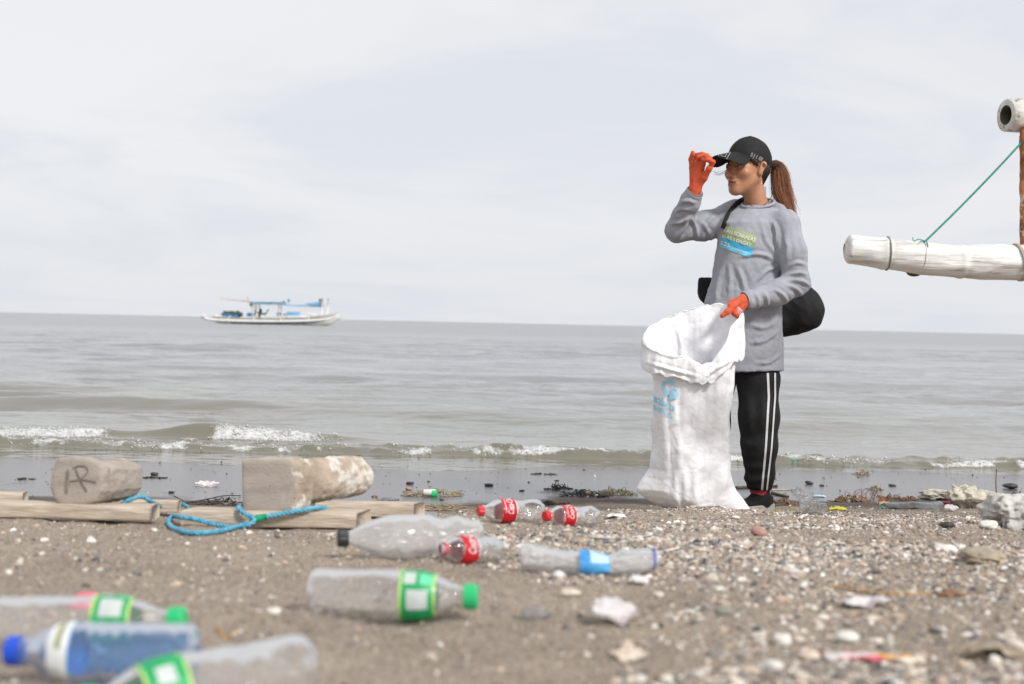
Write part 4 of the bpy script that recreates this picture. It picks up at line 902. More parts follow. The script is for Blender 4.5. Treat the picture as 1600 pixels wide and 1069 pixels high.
# ------------------------------------------------------------------ shoulder bag on the back
def build_bag():
    bag = empty('shoulder_bag', at(1190, 532, 6.30), 'slouchy black cloth bag slung behind the back of the person', 'bag')
    B = Field(ax(at(1080, 480, 6.3)[0], at(1300, 480, 6.3)[0], 0.006), ax(6.12, 6.52, 0.006), ax(at(1200, 545, 6.3)[2], at(1200, 410, 6.3)[2], 0.006)); P = B.box()
    D = sd_chain(P, [at(1104, 444, 6.30), at(1108, 462, 6.30)], [0.028, 0.035], .02)
    D = smin(D, sd_chain(P, [at(1112, 455, 6.32), at(1180, 478, 6.34), at(1245, 482, 6.30)], [0.055, 0.105, 0.105], .06), 0.05)
    D = smin(D, sd_chain(P, [at(1245, 462, 6.28), at(1266, 486, 6.27)], [0.06, 0.058], .03), 0.04)
    D = smin(D, sd_chain(P, [at(1216, 505, 6.29), at(1258, 496, 6.28)], [0.066, 0.058], .03), 0.04)
    D = smin(D, sd_cap(P, at(1095, 437, 6.29), at(1099, 466, 6.29), 0.012, 0.012), 0.02)
    D = D + 0.008 * fbm(P[0] * 14, P[1] * 14, P[2] * 11, 2, 99) + 0.006 * np.abs(noise3(P[0] * 22 + P[2] * 14, P[1] * 20, P[2] * 10, 98))
    B.F = D.astype(np.float32); V, F = B.mesh(); V = relax(V, F, 1, .5); obj('pouch', V, F, m_black, bag)
    # strap over the far shoulder, lying on the shirt
    pts = [(1163, 311, 6.12), (1155, 316, 6.10), (1147, 324, 6.09), (1140, 333, 6.10), (1135.5, 343, 6.10), (1132, 352, 6.11), (1130, 362, 6.12)]
    C = spline(np.array(pts), 26); L = []
    for i, p in enumerate(C):
        d = ray(p[0], p[1]).normalized(); hit = shirt_tree.ray_cast(Vector((0, 0, CAMZ)), d)
        q = np.array(hit[0] - d * 0.006) if hit[0] is not None else at(*p); L.append(q)
    L = relax(np.array(L), np.array([(i, i + 1) for i in range(len(L) - 1)] + [(i + 1, i) for i in range(len(L) - 1)]), 3, .4) if True else np.array(L)
    back = spline(np.vstack([L[2], at(1172, 312, 6.22), at(1190, 360, 6.30), at(1195, 430, 6.33)]), 16); fr = spline(np.vstack([L[-3], at(1128, 372, 6.22), at(1125, 420, 6.30), at(1120, 450, 6.32)]), 14)
    def ribbon(C, w, side):
        side = np.asarray(side, float); T = np.gradient(C, axis=0); T /= np.linalg.norm(T, axis=1, keepdims=True); S = np.cross(T, side); S /= np.linalg.norm(S, axis=1, keepdims=True); n = np.cross(S, T)
        ring = [(-w, -.002), (-w, .002), (0, .004), (w, .002), (w, -.002), (0, -.002)]; V = np.concatenate([(C + S * a + n * b)[:, None] for a, b in ring], 1); return V.reshape(-1, 3), [tuple(q) for q in grid_faces(len(C), 6, wrap_v=True)]
    v, f = merge([ribbon(L[2:-2], 0.0125, (0, -1, 0.2)), ribbon(back, 0.0125, (0.3, 1, 0)), ribbon(fr, 0.0125, (-0.6, -1, 0))]); obj('strap', v, f, m_black, bag)
build_bag()
# ------------------------------------------------------------------ the white sack
def build_sack():
    nt, nv, nc = 260, 150, 26
    th = np.linspace(0, 2 * math.pi, nt, endpoint=False); deg = np.degrees(th)
    Y0 = 5.78; zpx = lambda py: at(1079, py, Y0)[2]; S = FPX / Y0
    rim_py = np.interp(deg, [0, 14, 28, 42, 60, 95, 120, 150, 172, 190, 215, 250, 280, 300, 325, 345, 360], [482, 477, 474, 472, 475, 484, 494, 509, 521, 538, 552, 557, 569, 563, 512, 490, 482])
    k = np.array([.25, .5, .25])
    for _ in range(2): rim_py = np.convolve(np.r_[rim_py[-1], rim_py, rim_py[0]], k, 'valid')
    rim_py = rim_py + 3.5 * fbm(np.cos(th) * 3.2, np.sin(th) * 3.2, 0 * th, 3, 110) + 1.6 * fbm(np.cos(th) * 9, np.sin(th) * 9, 0 * th, 2, 111)
    rim_z = np.array([zpx(p) for p in rim_py]); base_z = gz1(at(1079, 798, Y0)[0], Y0) - 0.012
    v = np.linspace(0, 1, nv)**0.95; Z = base_z + v[:, None] * (rim_z - base_z)[None]
    PY = 512.5 - (Z - CAMZ) / Y0 * FPX
    L = np.interp(PY, [540, 570, 600, 650, 735, 750, 768, 778, 788, 798, 815], [72, 66, 61, 60.5, 60, 68, 80, 72, 55, 36, 25]) / S
    Rr = np.interp(PY, [490, 530, 570, 600, 735, 760, 780, 797, 815], [70, 71, 64, 62, 61, 72, 84, 96, 92]) / S
    Bd = np.interp(PY, [540, 600, 735, 780, 797, 815], [.118, .115, .115, .10, .075, .05]); pw = np.interp(PY, [560, 700, 750, 798], [2.1, 2.3, 1.7, 1.22])
    flare = sstep(0.90, 1.0, v)[:, None] * 0.014
    c, s = np.cos(th)[None], np.sin(th)[None]; a = np.where(c > 0, Rr, L) + flare; b = Bd + flare
    r = 1 / ((np.abs(c) / a)**pw + (np.abs(s) / b)**pw)**(1 / pw)
    cx = at(1079, 700, Y0)[0]; X = cx + r * c; Yy = Y0 + r * s
    # soft upright folds, then crisp crumples
    X += 0.010 * fbm(c * 2.2 + 0*Z, s * 2.2 + 0*Z, Z * 3.0, 2, 112) ; Yy += 0.016 * fbm(c * 2.6 + 5 + 0*Z, s * 2.6 + 0*Z, Z * 3.2, 2, 113)
    V = np.stack([X, Yy, Z], -1).reshape(-1, 3)
    # the turned-down cuff carries on from the rim, outside
    w = np.linspace(0, 1, nc)[1:]; clen = np.interp(deg, [0, 40, 60, 120, 190, 250, 285, 305, 325, 345, 360], [.12, .06, .055, .06, .088, .090, .075, .09, .155, .165, .12]) * (1 + 0.18 * fbm(np.cos(th) * 4, np.sin(th) * 4, 0 * th, 2, 114))
    out = 0.004 + 0.004 * np.sin(np.clip(w * 2.6, 0, math.pi))[:, None] + 0.014 * w[:, None] * (0.4 + fbm(np.cos(th) * 5, np.sin(th) * 5, 0 * th, 3, 115))[None]
    out = out * sstep(0, 0.18, w)[:, None]; rt = np.stack([X[-1] - cx, Yy[-1] - Y0], -1); rn = rt / np.linalg.norm(rt, axis=1, keepdims=True)
    Vc = np.stack([X[-1][None] + out * rn[None, :, 0], Yy[-1][None] + out * rn[None, :, 1], rim_z[None] + 0.003 * np.sin(np.clip(w * 8, 0, math.pi))[:, None] - clen[None] * w[:, None]**1.1], -1).reshape(-1, 3)
    V = np.vstack([V, Vc]); n_rows = nv + nc - 1; F = grid_faces(n_rows, nt, wrap_v=True); N = normals(V, F)
    # straight creases of stiff woven film: triangle waves in many directions, each only in its own patches
    rs = np.random.RandomState(21); d = np.zeros(len(V)); arc = np.arctan2(V[:,1] - Y0, V[:,0] - cx) * 0.15
    for k in range(26):
        an = rs.uniform(0, math.pi); wl = rs.uniform(0.07, 0.30); ph = rs.uniform(0, 1); u = (arc * math.cos(an) + V[:,2] * math.sin(an)) / wl + ph + 0.25 * noise3(V[:,0]*4, V[:,1]*4, V[:,2]*4, 130 + k)
        tri = np.abs((u % 1) * 2 - 1) - 0.5; msk = sstep(0.0, 0.45, noise3(V[:,0]*5 + 3.1*k, V[:,1]*5, V[:,2]*5 - 1.7*k, 160 + k)); d += 0.030 * wl * tri * msk
    body = sstep(base_z, base_z + 0.05, V[:, 2])
    d = d * (0.55 + 0.6 * sstep(-0.4, 0.5, noise3(V[:,0]*5, V[:,1]*5, V[:,2]*4, 119))) * body
    pr = np.hypot(V[:,0] - at(1040, 622, 5.68)[0], (V[:,2] - at(1040, 622, 5.68)[2]) * .8); d = d * sstep(0.05, 0.12, pr)     # the printed patch lies smooth
    front = N[:, 1] < 0.2
    lines = [([(1060, 600), (1066, 660), (1056, 720), (1062, 780)], .6, 1.2), ([(1092, 600), (1098, 640), (1094, 672)], .7), ([(1026, 660), (1036, 690), (1030, 730)], .6), ([(1074, 690), (1086, 740), (1080, 788)], .7), ([(1138, 622), (1120, 640), (1102, 646)], .9), ([(1070, 520), (1074, 545), (1068, 566)], .7), ([(1040, 600), (1080, 606), (1120, 596)], .6), ([(1100, 700), (1112, 706), (1138, 690)], .8), ([(1040, 760), (1070, 750), (1100, 760), (1130, 748)], .7), ([(1128, 770), (1146, 780), (1160, 792)], .8), ([(1141, 606), (1112, 630), (1090, 655), (1064, 682)], 1.3), ([(1108, 676), (1118, 715), (1136, 772)], 1.2, .8), ([(1106, 607), (1122, 603), (1140, 612)], 1.4, .8), ([(1142, 640), (1126, 648), (1112, 668)], .9), ([(1030, 740), (1060, 772), (1096, 790)], 1.0, 1.3), ([(1046, 770), (1062, 735), (1072, 690)], .7, 1.4), ([(1120, 735), (1124, 762), (1112, 790)], .9), ([(1136, 700), (1128, 730), (1138, 752)], .9), ([(1026, 690), (1040, 720), (1034, 752)], .7, 1.3), ([(1010, 566), (1050, 578), (1090, 588)], .8), ([(1096, 590), (1120, 574), (1146, 560)], 1.0)]
    d = d + np.where(front, seglines(V, lines, 0.011, 0.0065, 5.68), 0)
    V = V + N * d[:, None]
    V[:, 2] = np.maximum(V[:, 2], gz(V[:, 0], V[:, 1]) - 0.006)
    # bottom
    cb = np.array([[cx, Y0, base_z - 0.004]]); V = np.vstack([V, cb]); Ft = [tuple(f) for f in F] + [(len(V) - 1, (i + 1) % nt, i) for i in range(nt)]
    root = empty('sack', (cx, Y0, base_z), 'tall open white woven plastic sack with blue print, its rim rolled down', 'sack')
    o = obj('sack_body', V, Ft, m_sack, root); sm = o.modifiers.new('thickness', 'SOLIDIFY'); sm.thickness = 0.0016; sm.offset = 0.0
    t = bvh(V, Ft)
    q = lambda P: np.array([(1000 + x / 10.69, 570 + y / 10.69) for x, y in P])
    E = [[(412, 300), (450, 258), (510, 250), (560, 285), (580, 315), (548, 345), (520, 325), (470, 300), (430, 322)],
         [(392, 268), (410, 262), (408, 330), (440, 395), (490, 440), (520, 490), (500, 520), (478, 500), (440, 450), (402, 400), (376, 350), (374, 305)],
         [(368, 330), (372, 372), (404, 425), (445, 478), (470, 505), (462, 520), (420, 480), (384, 425), (366, 380)], [(384, 440), (410, 480), (446, 520), (436, 530), (402, 490)],
         [(516, 385), (560, 420), (600, 450), (640, 462), (634, 530), (600, 570), (550, 582), (500, 580), (468, 562), (520, 552), (548, 520), (548, 465), (530, 425)],
         [(590, 372), (620, 405), (634, 448), (596, 425), (560, 396)]]
    parts = [poly2d(q(P), 3.0) for P in E]; v2, f2 = merge2(parts); v2, f2 = decal(v2, f2, t, 0.0038); obj('sack_emblem', v2, f2, m_sackblue, root)
    def wr(s, c, wd, ht, ang, name):
        v2, f2 = text2d(s, 1.0, edge=0.25, bold=0.02); e = v2.max(0) - v2.min(0); v2 = v2 / e * np.array((wd, -ht)); a = R_(ang); v2 = np.stack([c[0] + v2[:,0] * math.cos(a), c[1] + v2[:,1] + v2[:,0] * math.sin(a)], 1)
        v2, f2 = decal(v2, f2, t, 0.0038); obj(name, v2, f2, m_sackblue, root)
    wr('stlcb', (1037.5, 629.5), 35, 14, 27, 'sack_lettering'); wr('SHIPPING', (1036, 643.5), 33, 8.5, 30, 'sack_lettering')
build_sack()
# ------------------------------------------------------------------ bottles on the sand
PET = [(0,.35),(.004,.7),(.012,.88),(.03,.98),(.06,1),(.60,1),(.66,.98),(.72,.90),(.78,.75),(.84,.55),(.875,.42),(.885,.40),(.89,.46),(.90,.46),(.905,.38),(1,.37)]
CONTOUR = [(0,.45),(.01,.7),(.04,.92),(.1,1.0),(.2,.97),(.32,.89),(.42,.88),(.48,.97),(.5,1),(.66,1),(.68,.99),(.75,.90),(.82,.70),(.88,.48),(.905,.42),(.91,.5),(.925,.5),(.93,.4),(1,.39)]
BIG = [(0,.4),(.02,.8),(.05,.95),(.1,1),(.52,1),(.63,.98),(.72,.88),(.80,.68),(.87,.46),(.925,.30),(.93,.36),(.94,.36),(.945,.3),(1,.3)]
def bottle(name, label, px, py, yaw, L, R, prof, body_mat, cap=None, cap_mat=None, lab=None, lab_mat=None, prints=(), dents=(), ribs=None, bend=None, lobes=0, squash=(1, 1), ring=None, pitch=0.0, lift=0.0, seed=0, grp='plastic bottles littering the sand', crump=0.0):
    g = G(px, py); c, s = math.cos(R_(yaw)), math.sin(R_(yaw)); g = np.array((g[0], g[1] + R * 0.6, 0))
    za = gz1(g[0] - c * L * .4, g[1] - s * L * .4); zb = gz1(g[0] + c * L * .4, g[1] + s * L * .4); pit = math.atan2(zb - za, 0.8 * L) + R_(pitch)
    root = empty(name, (g[0], g[1], (za + zb) / 2 + lift - 0.002), label, 'bottle', grp)
    root.rotation_euler = (Matrix.Rotation(R_(yaw), 3, 'Z') @ Matrix.Rotation(-pit, 3, 'Y')).to_euler()
    px_, pr = np.array(prof).T
    def rad(x): return np.interp(x, px_ * L, pr * R)
    def warp(V):
        """dents, ribs and bends, from the round bottle lying with its axis on x"""
        x = V[:, 0]; a = np.arctan2(V[:, 2], V[:, 1]); r = np.hypot(V[:, 1], V[:, 2])
        for (dx, da, dep, wx, wa) in dents:
            dd = np.angle(np.exp(1j * (a - R_(da)))); r = r * (1 - dep * np.exp(-((x - dx * L) / (wx * L))**2 - (dd / R_(wa))**2))
        if crump: r = r * (1 + crump * (1 - 2.4 * np.abs(noise3(x * 22 / L * .3, np.cos(a) * 1.6, np.sin(a) * 1.6, seed + 7))) * np.clip(r / R * 1.6 - .6, 0, 1) + crump * .5 * noise3(x * 60 / L * .3, np.cos(a) * 3, np.sin(a) * 3, seed + 8) * np.clip(r / R * 1.6 - .6, 0, 1))
        y = r * np.cos(a) * squash[0]; z = r * np.sin(a) * squash[1]
        if bend is not None: o = bend(x / L); y = y + o[0]; z = z + o[1]
        return np.stack([x - L / 2, y, z + R * squash[1]], 1)
    xs = np.unique(np.concatenate([np.linspace(0, L, 110), px_ * L])); n = 56; rs = rad(xs); k = np.array([.25, .5, .25]); m = (xs > .03 * L) & (xs < .86 * L); rsm = np.convolve(np.r_[rs[0], rs, rs[-1]], k, 'valid'); rs = np.where(m, rsm, rs)
    if ribs is not None: r0, r1, num, dp = ribs; t = (xs / L - r0) / (r1 - r0); rs = rs * (1 - dp * np.where((t > 0) & (t < 1), 0.5 + 0.5 * np.cos(t * num * 2 * math.pi + math.pi), 0))
    V, F = lathe(xs, rs, n, cap0=False, cap1=False)
    if lobes:
        a = np.arctan2(V[:, 2], V[:, 1]); q = np.clip(1 - V[:, 0] / (0.16 * L), 0, 1); f_ = 1 - 0.20 * q * (0.5 + 0.5 * np.cos(a * lobes)); V[:, 1] *= f_; V[:, 2] *= f_
    cb = len(V); V = np.vstack([V, [[0.035 * L, 0, 0]]]); F += [(cb, (i + 1) % n, i) for i in range(n)]
    obj('bottle_body', warp(V), F, body_mat, root, local=True)
    if cap is not None:
        x0, x1, rc = cap; xs2 = [x0*L, x0*L + .001, x1*L - .003, x1*L - .001, x1*L]; V, F = lathe(xs2, [rc*.96, rc, rc, rc*.95, rc*.85], 40)
        a = np.arctan2(V[:, 2], V[:, 1]); kn = 1 + 0.025 * np.sign(np.cos(a * 20)); mid = (V[:, 0] > xs2[1] - 1e-6) & (V[:, 0] < xs2[2] + 1e-6); V[:, 1] *= np.where(mid, kn, 1); V[:, 2] *= np.where(mid, kn, 1); obj('bottle_cap', warp(V), F, cap_mat, root, smooth=False, local=True)
    if ring is not None:
        x0, x1, rc, rm = ring; V, F = lathe([x0*L, x0*L + .0012, x1*L - .0012, x1*L], [rc*.94, rc, rc, rc*.94], 32, False, False); obj('neck_ring', warp(V), F, rm, root, local=True)
    if lab is not None:
        l0, l1 = lab; xs3 = np.linspace(l0 * L, l1 * L, 14); V, F = lathe(xs3, np.interp(xs3, xs, rs) * 1.012 + .0004, n, False, False); lo = obj('bottle_label', warp(V), F, lab_mat, root, local=True)
        for p in prints:
            if p[0] == 'rect':
                _, u0, u1, a0, a1, pm, nm = p; us = np.linspace(l0 + (l1 - l0) * u0, l0 + (l1 - l0) * u1, 8) * L; an = np.radians(np.linspace(a0, a1, 18)); A, B = np.meshgrid(us, an, indexing='ij'); rr = np.interp(A, xs, rs) * 1.012 + .0011
                V = np.stack([A, rr * np.cos(B), rr * np.sin(B)], -1).reshape(-1, 3); obj(nm, warp(V), [tuple(f) for f in grid_faces(8, 18)], pm, lo, local=True)
            else:
                _, txt, u, ac, wd, ht, dirn, pm, shear, nm = p; v2, f2 = text2d(txt, 1.0, shear, 0.2, 0.01); e = v2.max(0) - v2.min(0); v2 = v2 / e
                xx = (l0 + (l1 - l0) * (u + v2[:, 1] * ht * dirn)) * L; aa = np.radians(ac + v2[:, 0] * wd * dirn); rr = np.interp(xx, xs, rs) * 1.012 + .0016; V = np.stack([xx, rr * np.cos(aa), rr * np.sin(aa)], 1); obj(nm, warp(V), f2, pm, lo, local=True)
    return root
COKE = [('text', 'Coca-Cola', 0.50, 42, 95, 0.42, 1, m_labelwhite, 0.35, 'label_lettering'), ('rect', 0.0, 0.06, 0, 360, m_labelwhite, 'label_edge'), ('rect', 0.80, 0.84, 0, 75, m_labelwhite, 'label_line')]
bottle('soda_bottle', 'larger clear soda bottle with red cap and label, left of the two capped ones', 797, 819, 203, 0.190, 0.0320, CONTOUR, m_clear, (.915, 1.0, .0138), m_red, (.46, .68), m_redlabel, COKE, lobes=5, dents=[(.8, 70, .18, .07, 40), (.3, 40, .16, .1, 40)], seed=1, crump=0.03)
bottle('soda_bottle', 'smaller clear soda bottle with red cap and red label, nearest the sack', 891, 823, 214, 0.172, 0.0285, CONTOUR, m_clear, (.90, 1.0, .0138), m_red, (.50, .71), m_redlabel, COKE, lobes=5, dents=[(.28, 50, .12, .1, 50)], seed=2, crump=0.03)
bottle('soda_bottle', 'uncapped soda bottle with red label, leaning on the big milky bottle', 731, 883, 222, 0.152, 0.0270, CONTOUR, m_clear, None, None, (.46, .72), m_redlabel, [('text', 'Coca-Cola', 0.58, 52, 120, 0.50, 1, m_labelwhite, 0.35, 'label_lettering'), ('rect', 0.0, 0.07, -20, 110, m_labelwhite, 'label_edge'), ('text', 'ORIGINAL TASTE', 0.20, 40, 80, 0.12, 1, m_labelwhite, 0, 'label_lettering')], lobes=5, ring=(.90, .95, .0128, m_red), seed=3, crump=0.03)
bottle('large_bottle', 'big unlabelled milky plastic bottle with black cap, buckled at its base end', 640, 878, 194, 0.288, 0.0430, BIG, m_milky, (.93, 1.0, .0170), m_blackcap, dents=[(.28, 80, .26, .07, 60), (.13, 60, .10, .05, 50), (.08, 110, .25, .06, 50)], seed=4, crump=0.035, lobes=5)
bottle('crushed_bottle', 'crushed clear bottle with blue label lying in the pebbles', 922, 897, 3, 0.250, 0.0255, [(0,.6),(.01,.9),(.05,1.0),(.6,1),(.75,1.0),(.85,.98),(.93,.8),(.97,.62),(1,.6)], m_milky, None, None, (.42, .63), m_bluelabel, [('rect', 0.35, 0.98, 95, 165, m_paleblue, 'label_print')], dents=[(.30, 100, .30, .12, 60), (.62, 95, .35, .07, 70), (.8, 110, .15, .05, 60)], ring=(.945, .957, .0225, m_bluecap), bend=lambda t: (0.006 * np.sin(t * 6), 0.006 * np.cos(t * 5.5) + 0.004 * t), squash=(1.1, 0.88), seed=5, crump=0.10)
SPR = lambda c: [('rect', 0.0, 0.07, 0, 360, m_lime, 'label_edge'), ('rect', 0.93, 1.0, 0, 360, m_lime, 'label_edge'), ('rect', 0.22, 0.80, c - 8, c + 38, m_labelgrey, 'label_panel'), ('rect', 0.56, 0.92, c - 55, c - 22, m_palegreen, 'label_panel'), ('rect', 0.12, 0.46, c - 55, c - 22, m_labelgrey, 'label_panel')]
bottle('clear_bottle', 'clear bottle with green label and green cap, alone in the middle of the sand', 612, 979, -4, 0.236, 0.0345, PET, m_clear, (.92, 1.0, .0175), m_green, (.55, .76), m_greenlabel, SPR(165), ribs=(.08, .52, 3, .012), dents=[(.2, 120, .08, .15, 50), (.4, 150, .06, .1, 40)], seed=6, crump=0.02)
bottle('clear_bottle', 'clear bottle with green label and cap lying behind the blue bottle', 128, 1019, -3, 0.240, 0.0310, PET, m_clear, (.92, 1.0, .0165), m_green, (.56, .75), m_greenlabel, SPR(120), ribs=(.08, .52, 3, .012), seed=7, crump=0.02)
bottle('blue_bottle', 'translucent blue water bottle with dark blue cap and white label', 150, 1072, 176, 0.205, 0.0325, PET, m_blueclear, (.925, 1.0, .0155), m_bluecap, (.62, .74), m_labelwhite, [('rect', 0.35, 0.65, 20, 95, m_goldgreen, 'label_print'), ('rect', 0.0, 0.06, 0, 360, m_bluelabel, 'label_edge')], ribs=(.30, .58, 4, .03), seed=8, crump=0.02)
bottle('clear_bottle', 'scuffed clear bottle with green label, nearest of all, in front of the blue bottle', 302, 1137, 217, 0.240, 0.0335, PET, m_clear, (.92, 1.0, .0175), m_green, (.58, .76), m_greenlabel, [('rect', 0.0, 0.07, 0, 360, m_lime, 'label_edge'), ('rect', 0.3, 0.72, 30, 62, m_labelgrey, 'label_panel'), ('rect', 0.93, 1.0, 0, 360, m_lime, 'label_edge')], ribs=(.08, .52, 3, .012), dents=[(.25, 60, .10, .12, 40)], seed=9, crump=0.03)
# ------------------------------------------------------------------ hewn blocks, planks and ropes
def on_plane(px, py, z):
    d = ray(px, py); Y = (z - CAMZ) / d.z; return np.array((d.x * Y, Y, z))
def plank(label, x0, x1, py, thick, depth, tilt=0.0, seed=0, zoff=0.0, endcut=0.0, taper=0.0):
    """x0,x1: pixels of its ends; py: where its front lower edge meets the sand; tilt: turn in the ground plane"""
    c = G((x0 + x1) / 2, py); Y = c[1]; a = at(x0, py, Y); b = at(x1, py, Y); Ln = b[0] - a[0]
    nu, nw = 60, 24; s = np.linspace(-Ln / 2, Ln / 2, nu); sec = []
    m = 7
    for (p, q) in (((-.5, -.5), (.5, -.5)), ((.5, -.5), (.5, .5)), ((.5, .5), (-.5, .5)), ((-.5, .5), (-.5, -.5))):
        for t in np.arange(m) / m: sec.append((p[0] + (q[0] - p[0]) * t, p[1] + (q[1] - p[1]) * t))
    sec = np.array(sec); rr = np.maximum(np.abs(sec[:, 0]), np.abs(sec[:, 1])); cr = np.abs(sec[:, 0] * sec[:, 1]) * 4; sec = sec * (1 - 0.045 * cr**4)[:, None]
    sc = 1 - taper * np.abs(s / (Ln / 2))**8
    V = np.stack([np.repeat(s[:, None], len(sec), 1) + endcut * sec[None, :, 0] * (np.abs(s / (Ln / 2))**6)[:, None], sec[None, :, 0] * depth * sc[:, None], sec[None, :, 1] * thick * sc[:, None]], -1)
    V[..., 1] += 0.004 * fbm(V[..., 0] * 9, V[..., 1] * 30, V[..., 2] * 30, 3, 200 + seed); V[..., 2] += 0.003 * fbm(V[..., 0] * 8 + 7, V[..., 1] * 26, V[..., 2] * 30, 3, 210 + seed) + 0.0012 * fbm(V[..., 0] * 20, V[..., 1] * 240, V[..., 2] * 240, 2, 220 + seed)
    V = V.reshape(-1, 3); n = len(sec); F = [tuple(f) for f in grid_faces(nu, n, wrap_v=True)] + [tuple(range(n))[::-1], tuple((nu - 1) * n + k for k in range(n))]
    zc = max(gz1(c[0] - Ln * .3, Y + depth / 2), gz1(c[0] + Ln * .3, Y + depth / 2), gz1(c[0], Y + depth / 2))
    z = c[2] + zoff
    o = obj('plank', V + np.array((0, 0, thick / 2)), F, m_woodpale); o.location = (c[0], Y + depth / 2, z); o.rotation_euler = (0, 0, R_(tilt)); tag(o, label, 'plank', 'planks under the hewn blocks')
    return z + thick, Y
zt1, yp1 = plank('long pale plank under the block marked with a letter, running out at the left', -90, 238, 814, 0.036, 0.075, -1.0, 1, 0.004)
zt2, yp2 = plank('short plank with a split end behind the letter block, beside the blue rope end', 130, 277, 804, 0.030, 0.050, 2.0, 2, 0.006)
zt3, yp3 = plank('pale plank under the flat face of the unmarked block', 292, 566, 829, 0.040, 0.075, 2.5, 3, 0.004, 0.03)
zt4, yp4 = plank('pale plank with a dark knot under the back of the unmarked block', 500, 654, 811, 0.040, 0.060, 3.0, 4, 0.004, 0.03)
plank('brown plank end at the left edge behind the long plank', -60, 34, 800, 0.040, 0.05, 3.0, 5, 0.01)
def poly_radius(P, ang):
    """distance from the centroid to a polygon's outline along each angle"""
    P = np.asarray(P, float); out = np.zeros(len(ang))
    for i, a in enumerate(ang):
        d = np.array((math.cos(a), math.sin(a))); best = 1.0
        for k in range(len(P)):
            p, q = P[k], P[(k + 1) % len(P)]; e = q - p; den = d[0] * e[1] - d[1] * e[0]
            if abs(den) < 1e-12: continue
            t = (p[0] * e[1] - p[1] * e[0]) / den; u = (p[0] * d[1] - p[1] * d[0]) / den
            if t > 0 and -1e-9 <= u <= 1 + 1e-9: best = t
        out[i] = best
    return out
def hewn_block(label, face_px, Y, zbase, axis, stations, seed, letter=None, extra=None, bark=None):
    """a log end hewn flat: the outline of its face, then stations (t, scale, roundness, dz) back along its axis"""
    W3 = np.array([at(x, y, Y) for x, y in face_px]); W3[:, 2] += zbase - W3[:, 2].min(); cen = (W3.max(0) + W3.min(0)) / 2; P = W3[:, [0, 2]] - cen[[0, 2]]
    n = 200; ang = np.arange(n) * 2 * math.pi / n; rp = poly_radius(P, ang); rm = rp.mean() * 0.97; ax_ = np.array(axis, float)
    T = np.concatenate([[0, 0.0, 0.006], np.linspace(0.02, 1, 44)]); rows = []
    st = np.array(stations, float)
    for i, t in enumerate(T):
        sc = np.interp(t, st[:, 0], st[:, 1]); rd = np.interp(t, st[:, 0], st[:, 2]); dz = np.interp(t, st[:, 0], st[:, 3]); r = (rp * (1 - rd) + rm * rd) * sc
        if i == 0: r = r * 0.96
        elif i == 1: r = r * 0.985
        end = sstep(0.93, 1.0, t); r = r * (1 - 0.16 * end)
        c = cen + ax_ * t + np.array((0, 0, dz)) + np.array((0, 0.0 if i else -0.0005, 0)); rows.append(np.stack([c[0] + r * np.cos(ang), np.full(n, c[1]) - (0.0 if i else 0.001), c[2] + r * np.sin(ang)], 1))
    # inner rings so that the face and the far end are closed with real relief
    front = [rows[0] * k + (rows[0].mean(0)) * (1 - k) for k in (0.02, 0.3, 0.6, 0.85)]; back = [rows[-1] * k + rows[-1].mean(0) * (1 - k) for k in (0.8, 0.45, 0.02)]
    V = np.array(front + rows + back); m = len(V); V = V.reshape(-1, 3); F = grid_faces(m, n, wrap_v=True)[:, ::-1]; N = normals(V, F)
    d = 0.0016 * fbm(V[:,0]*16, V[:,1]*16, V[:,2]*16, 3, 300 + seed) + 0.0010 * fbm(V[:,0]*40, V[:,1]*14, V[:,2]*60, 3, 310 + seed)
    side = np.zeros(len(V)); side[4 * n + 3 * n: (m - 3) * n] = 1; d += side * (0.0034 * fbm(V[:,0]*60, V[:,1]*60, V[:,2]*60, 3, 330 + seed) - 0.003 * sstep(0.25, 0.5, np.abs(fbm(V[:,0]*12, V[:,1]*12, V[:,2]*12, 3, 320 + seed))))
    V = V + N * d[:, None]; root = empty('wooden_block', (cen[0], cen[1], zbase), label, 'block', 'hewn wooden blocks'); b = obj('block_body', V, F, m_wood, root); t = bvh(V, F)
    if bark:
        b.data.materials.append(m_bark); c0 = V[F].mean(1); tt = (c0 - cen) @ ax_ / (ax_ @ ax_); b.data.polygons.foreach_set('material_index', (tt > bark).astype(np.int32))
    if letter is not None:
        parts = []
        for pts, w in letter:
            C = spline(np.array([(x, y, 0) for x, y in pts], float), 16)[:, :2]; Tn = np.gradient(C, axis=0); Tn /= np.linalg.norm(Tn, axis=1, keepdims=True); Nn = np.stack([-Tn[:,1], Tn[:,0]], 1); ww = w * (0.7 + 0.5 * np.abs(np.sin(np.arange(16) * 1.3)))[:, None]
            parts.append((np.concatenate([(C - Nn * ww)[:, None], (C + Nn * ww)[:, None]], 1).reshape(-1, 2), [tuple(f) for f in grid_faces(16, 2)]))
        v, f = merge2(parts); v, f = decal(v, f, t, 0.0015); obj('painted_letter', v, f, m_ink, root)
    if extra: extra(root)
    return root
c5 = lambda P: [(60 + x / 6.667, 700 + y / 6.667) for x, y in P]; c6 = lambda P: [(350 + x / 4.848, 700 + y / 4.848) for x, y in P]
def crown1(root):
    B = Field(ax(at(160, 760, 4.0)[0], at(222, 760, 4.0)[0], .003), ax(3.86, 4.12, .003), ax(at(190, 775, 4)[2], at(190, 712, 4)[2], .003)); P = B.box()
    D = sd_chain(P, [at(172, 738, 3.93), at(190, 737, 3.95), at(206, 741, 3.98)], [.026, .032, .022], .02) + .003 * fbm(P[0] * 30, P[1] * 30, P[2] * 30, 2, 341); D = -smin(-D, sd_ell(P, at(190, 731, 3.905), (.034, .03, .010)), .008); B.F = D.astype(np.float32); V, F = B.mesh(); obj('block_shoulder', V, F, m_woodpale, root)
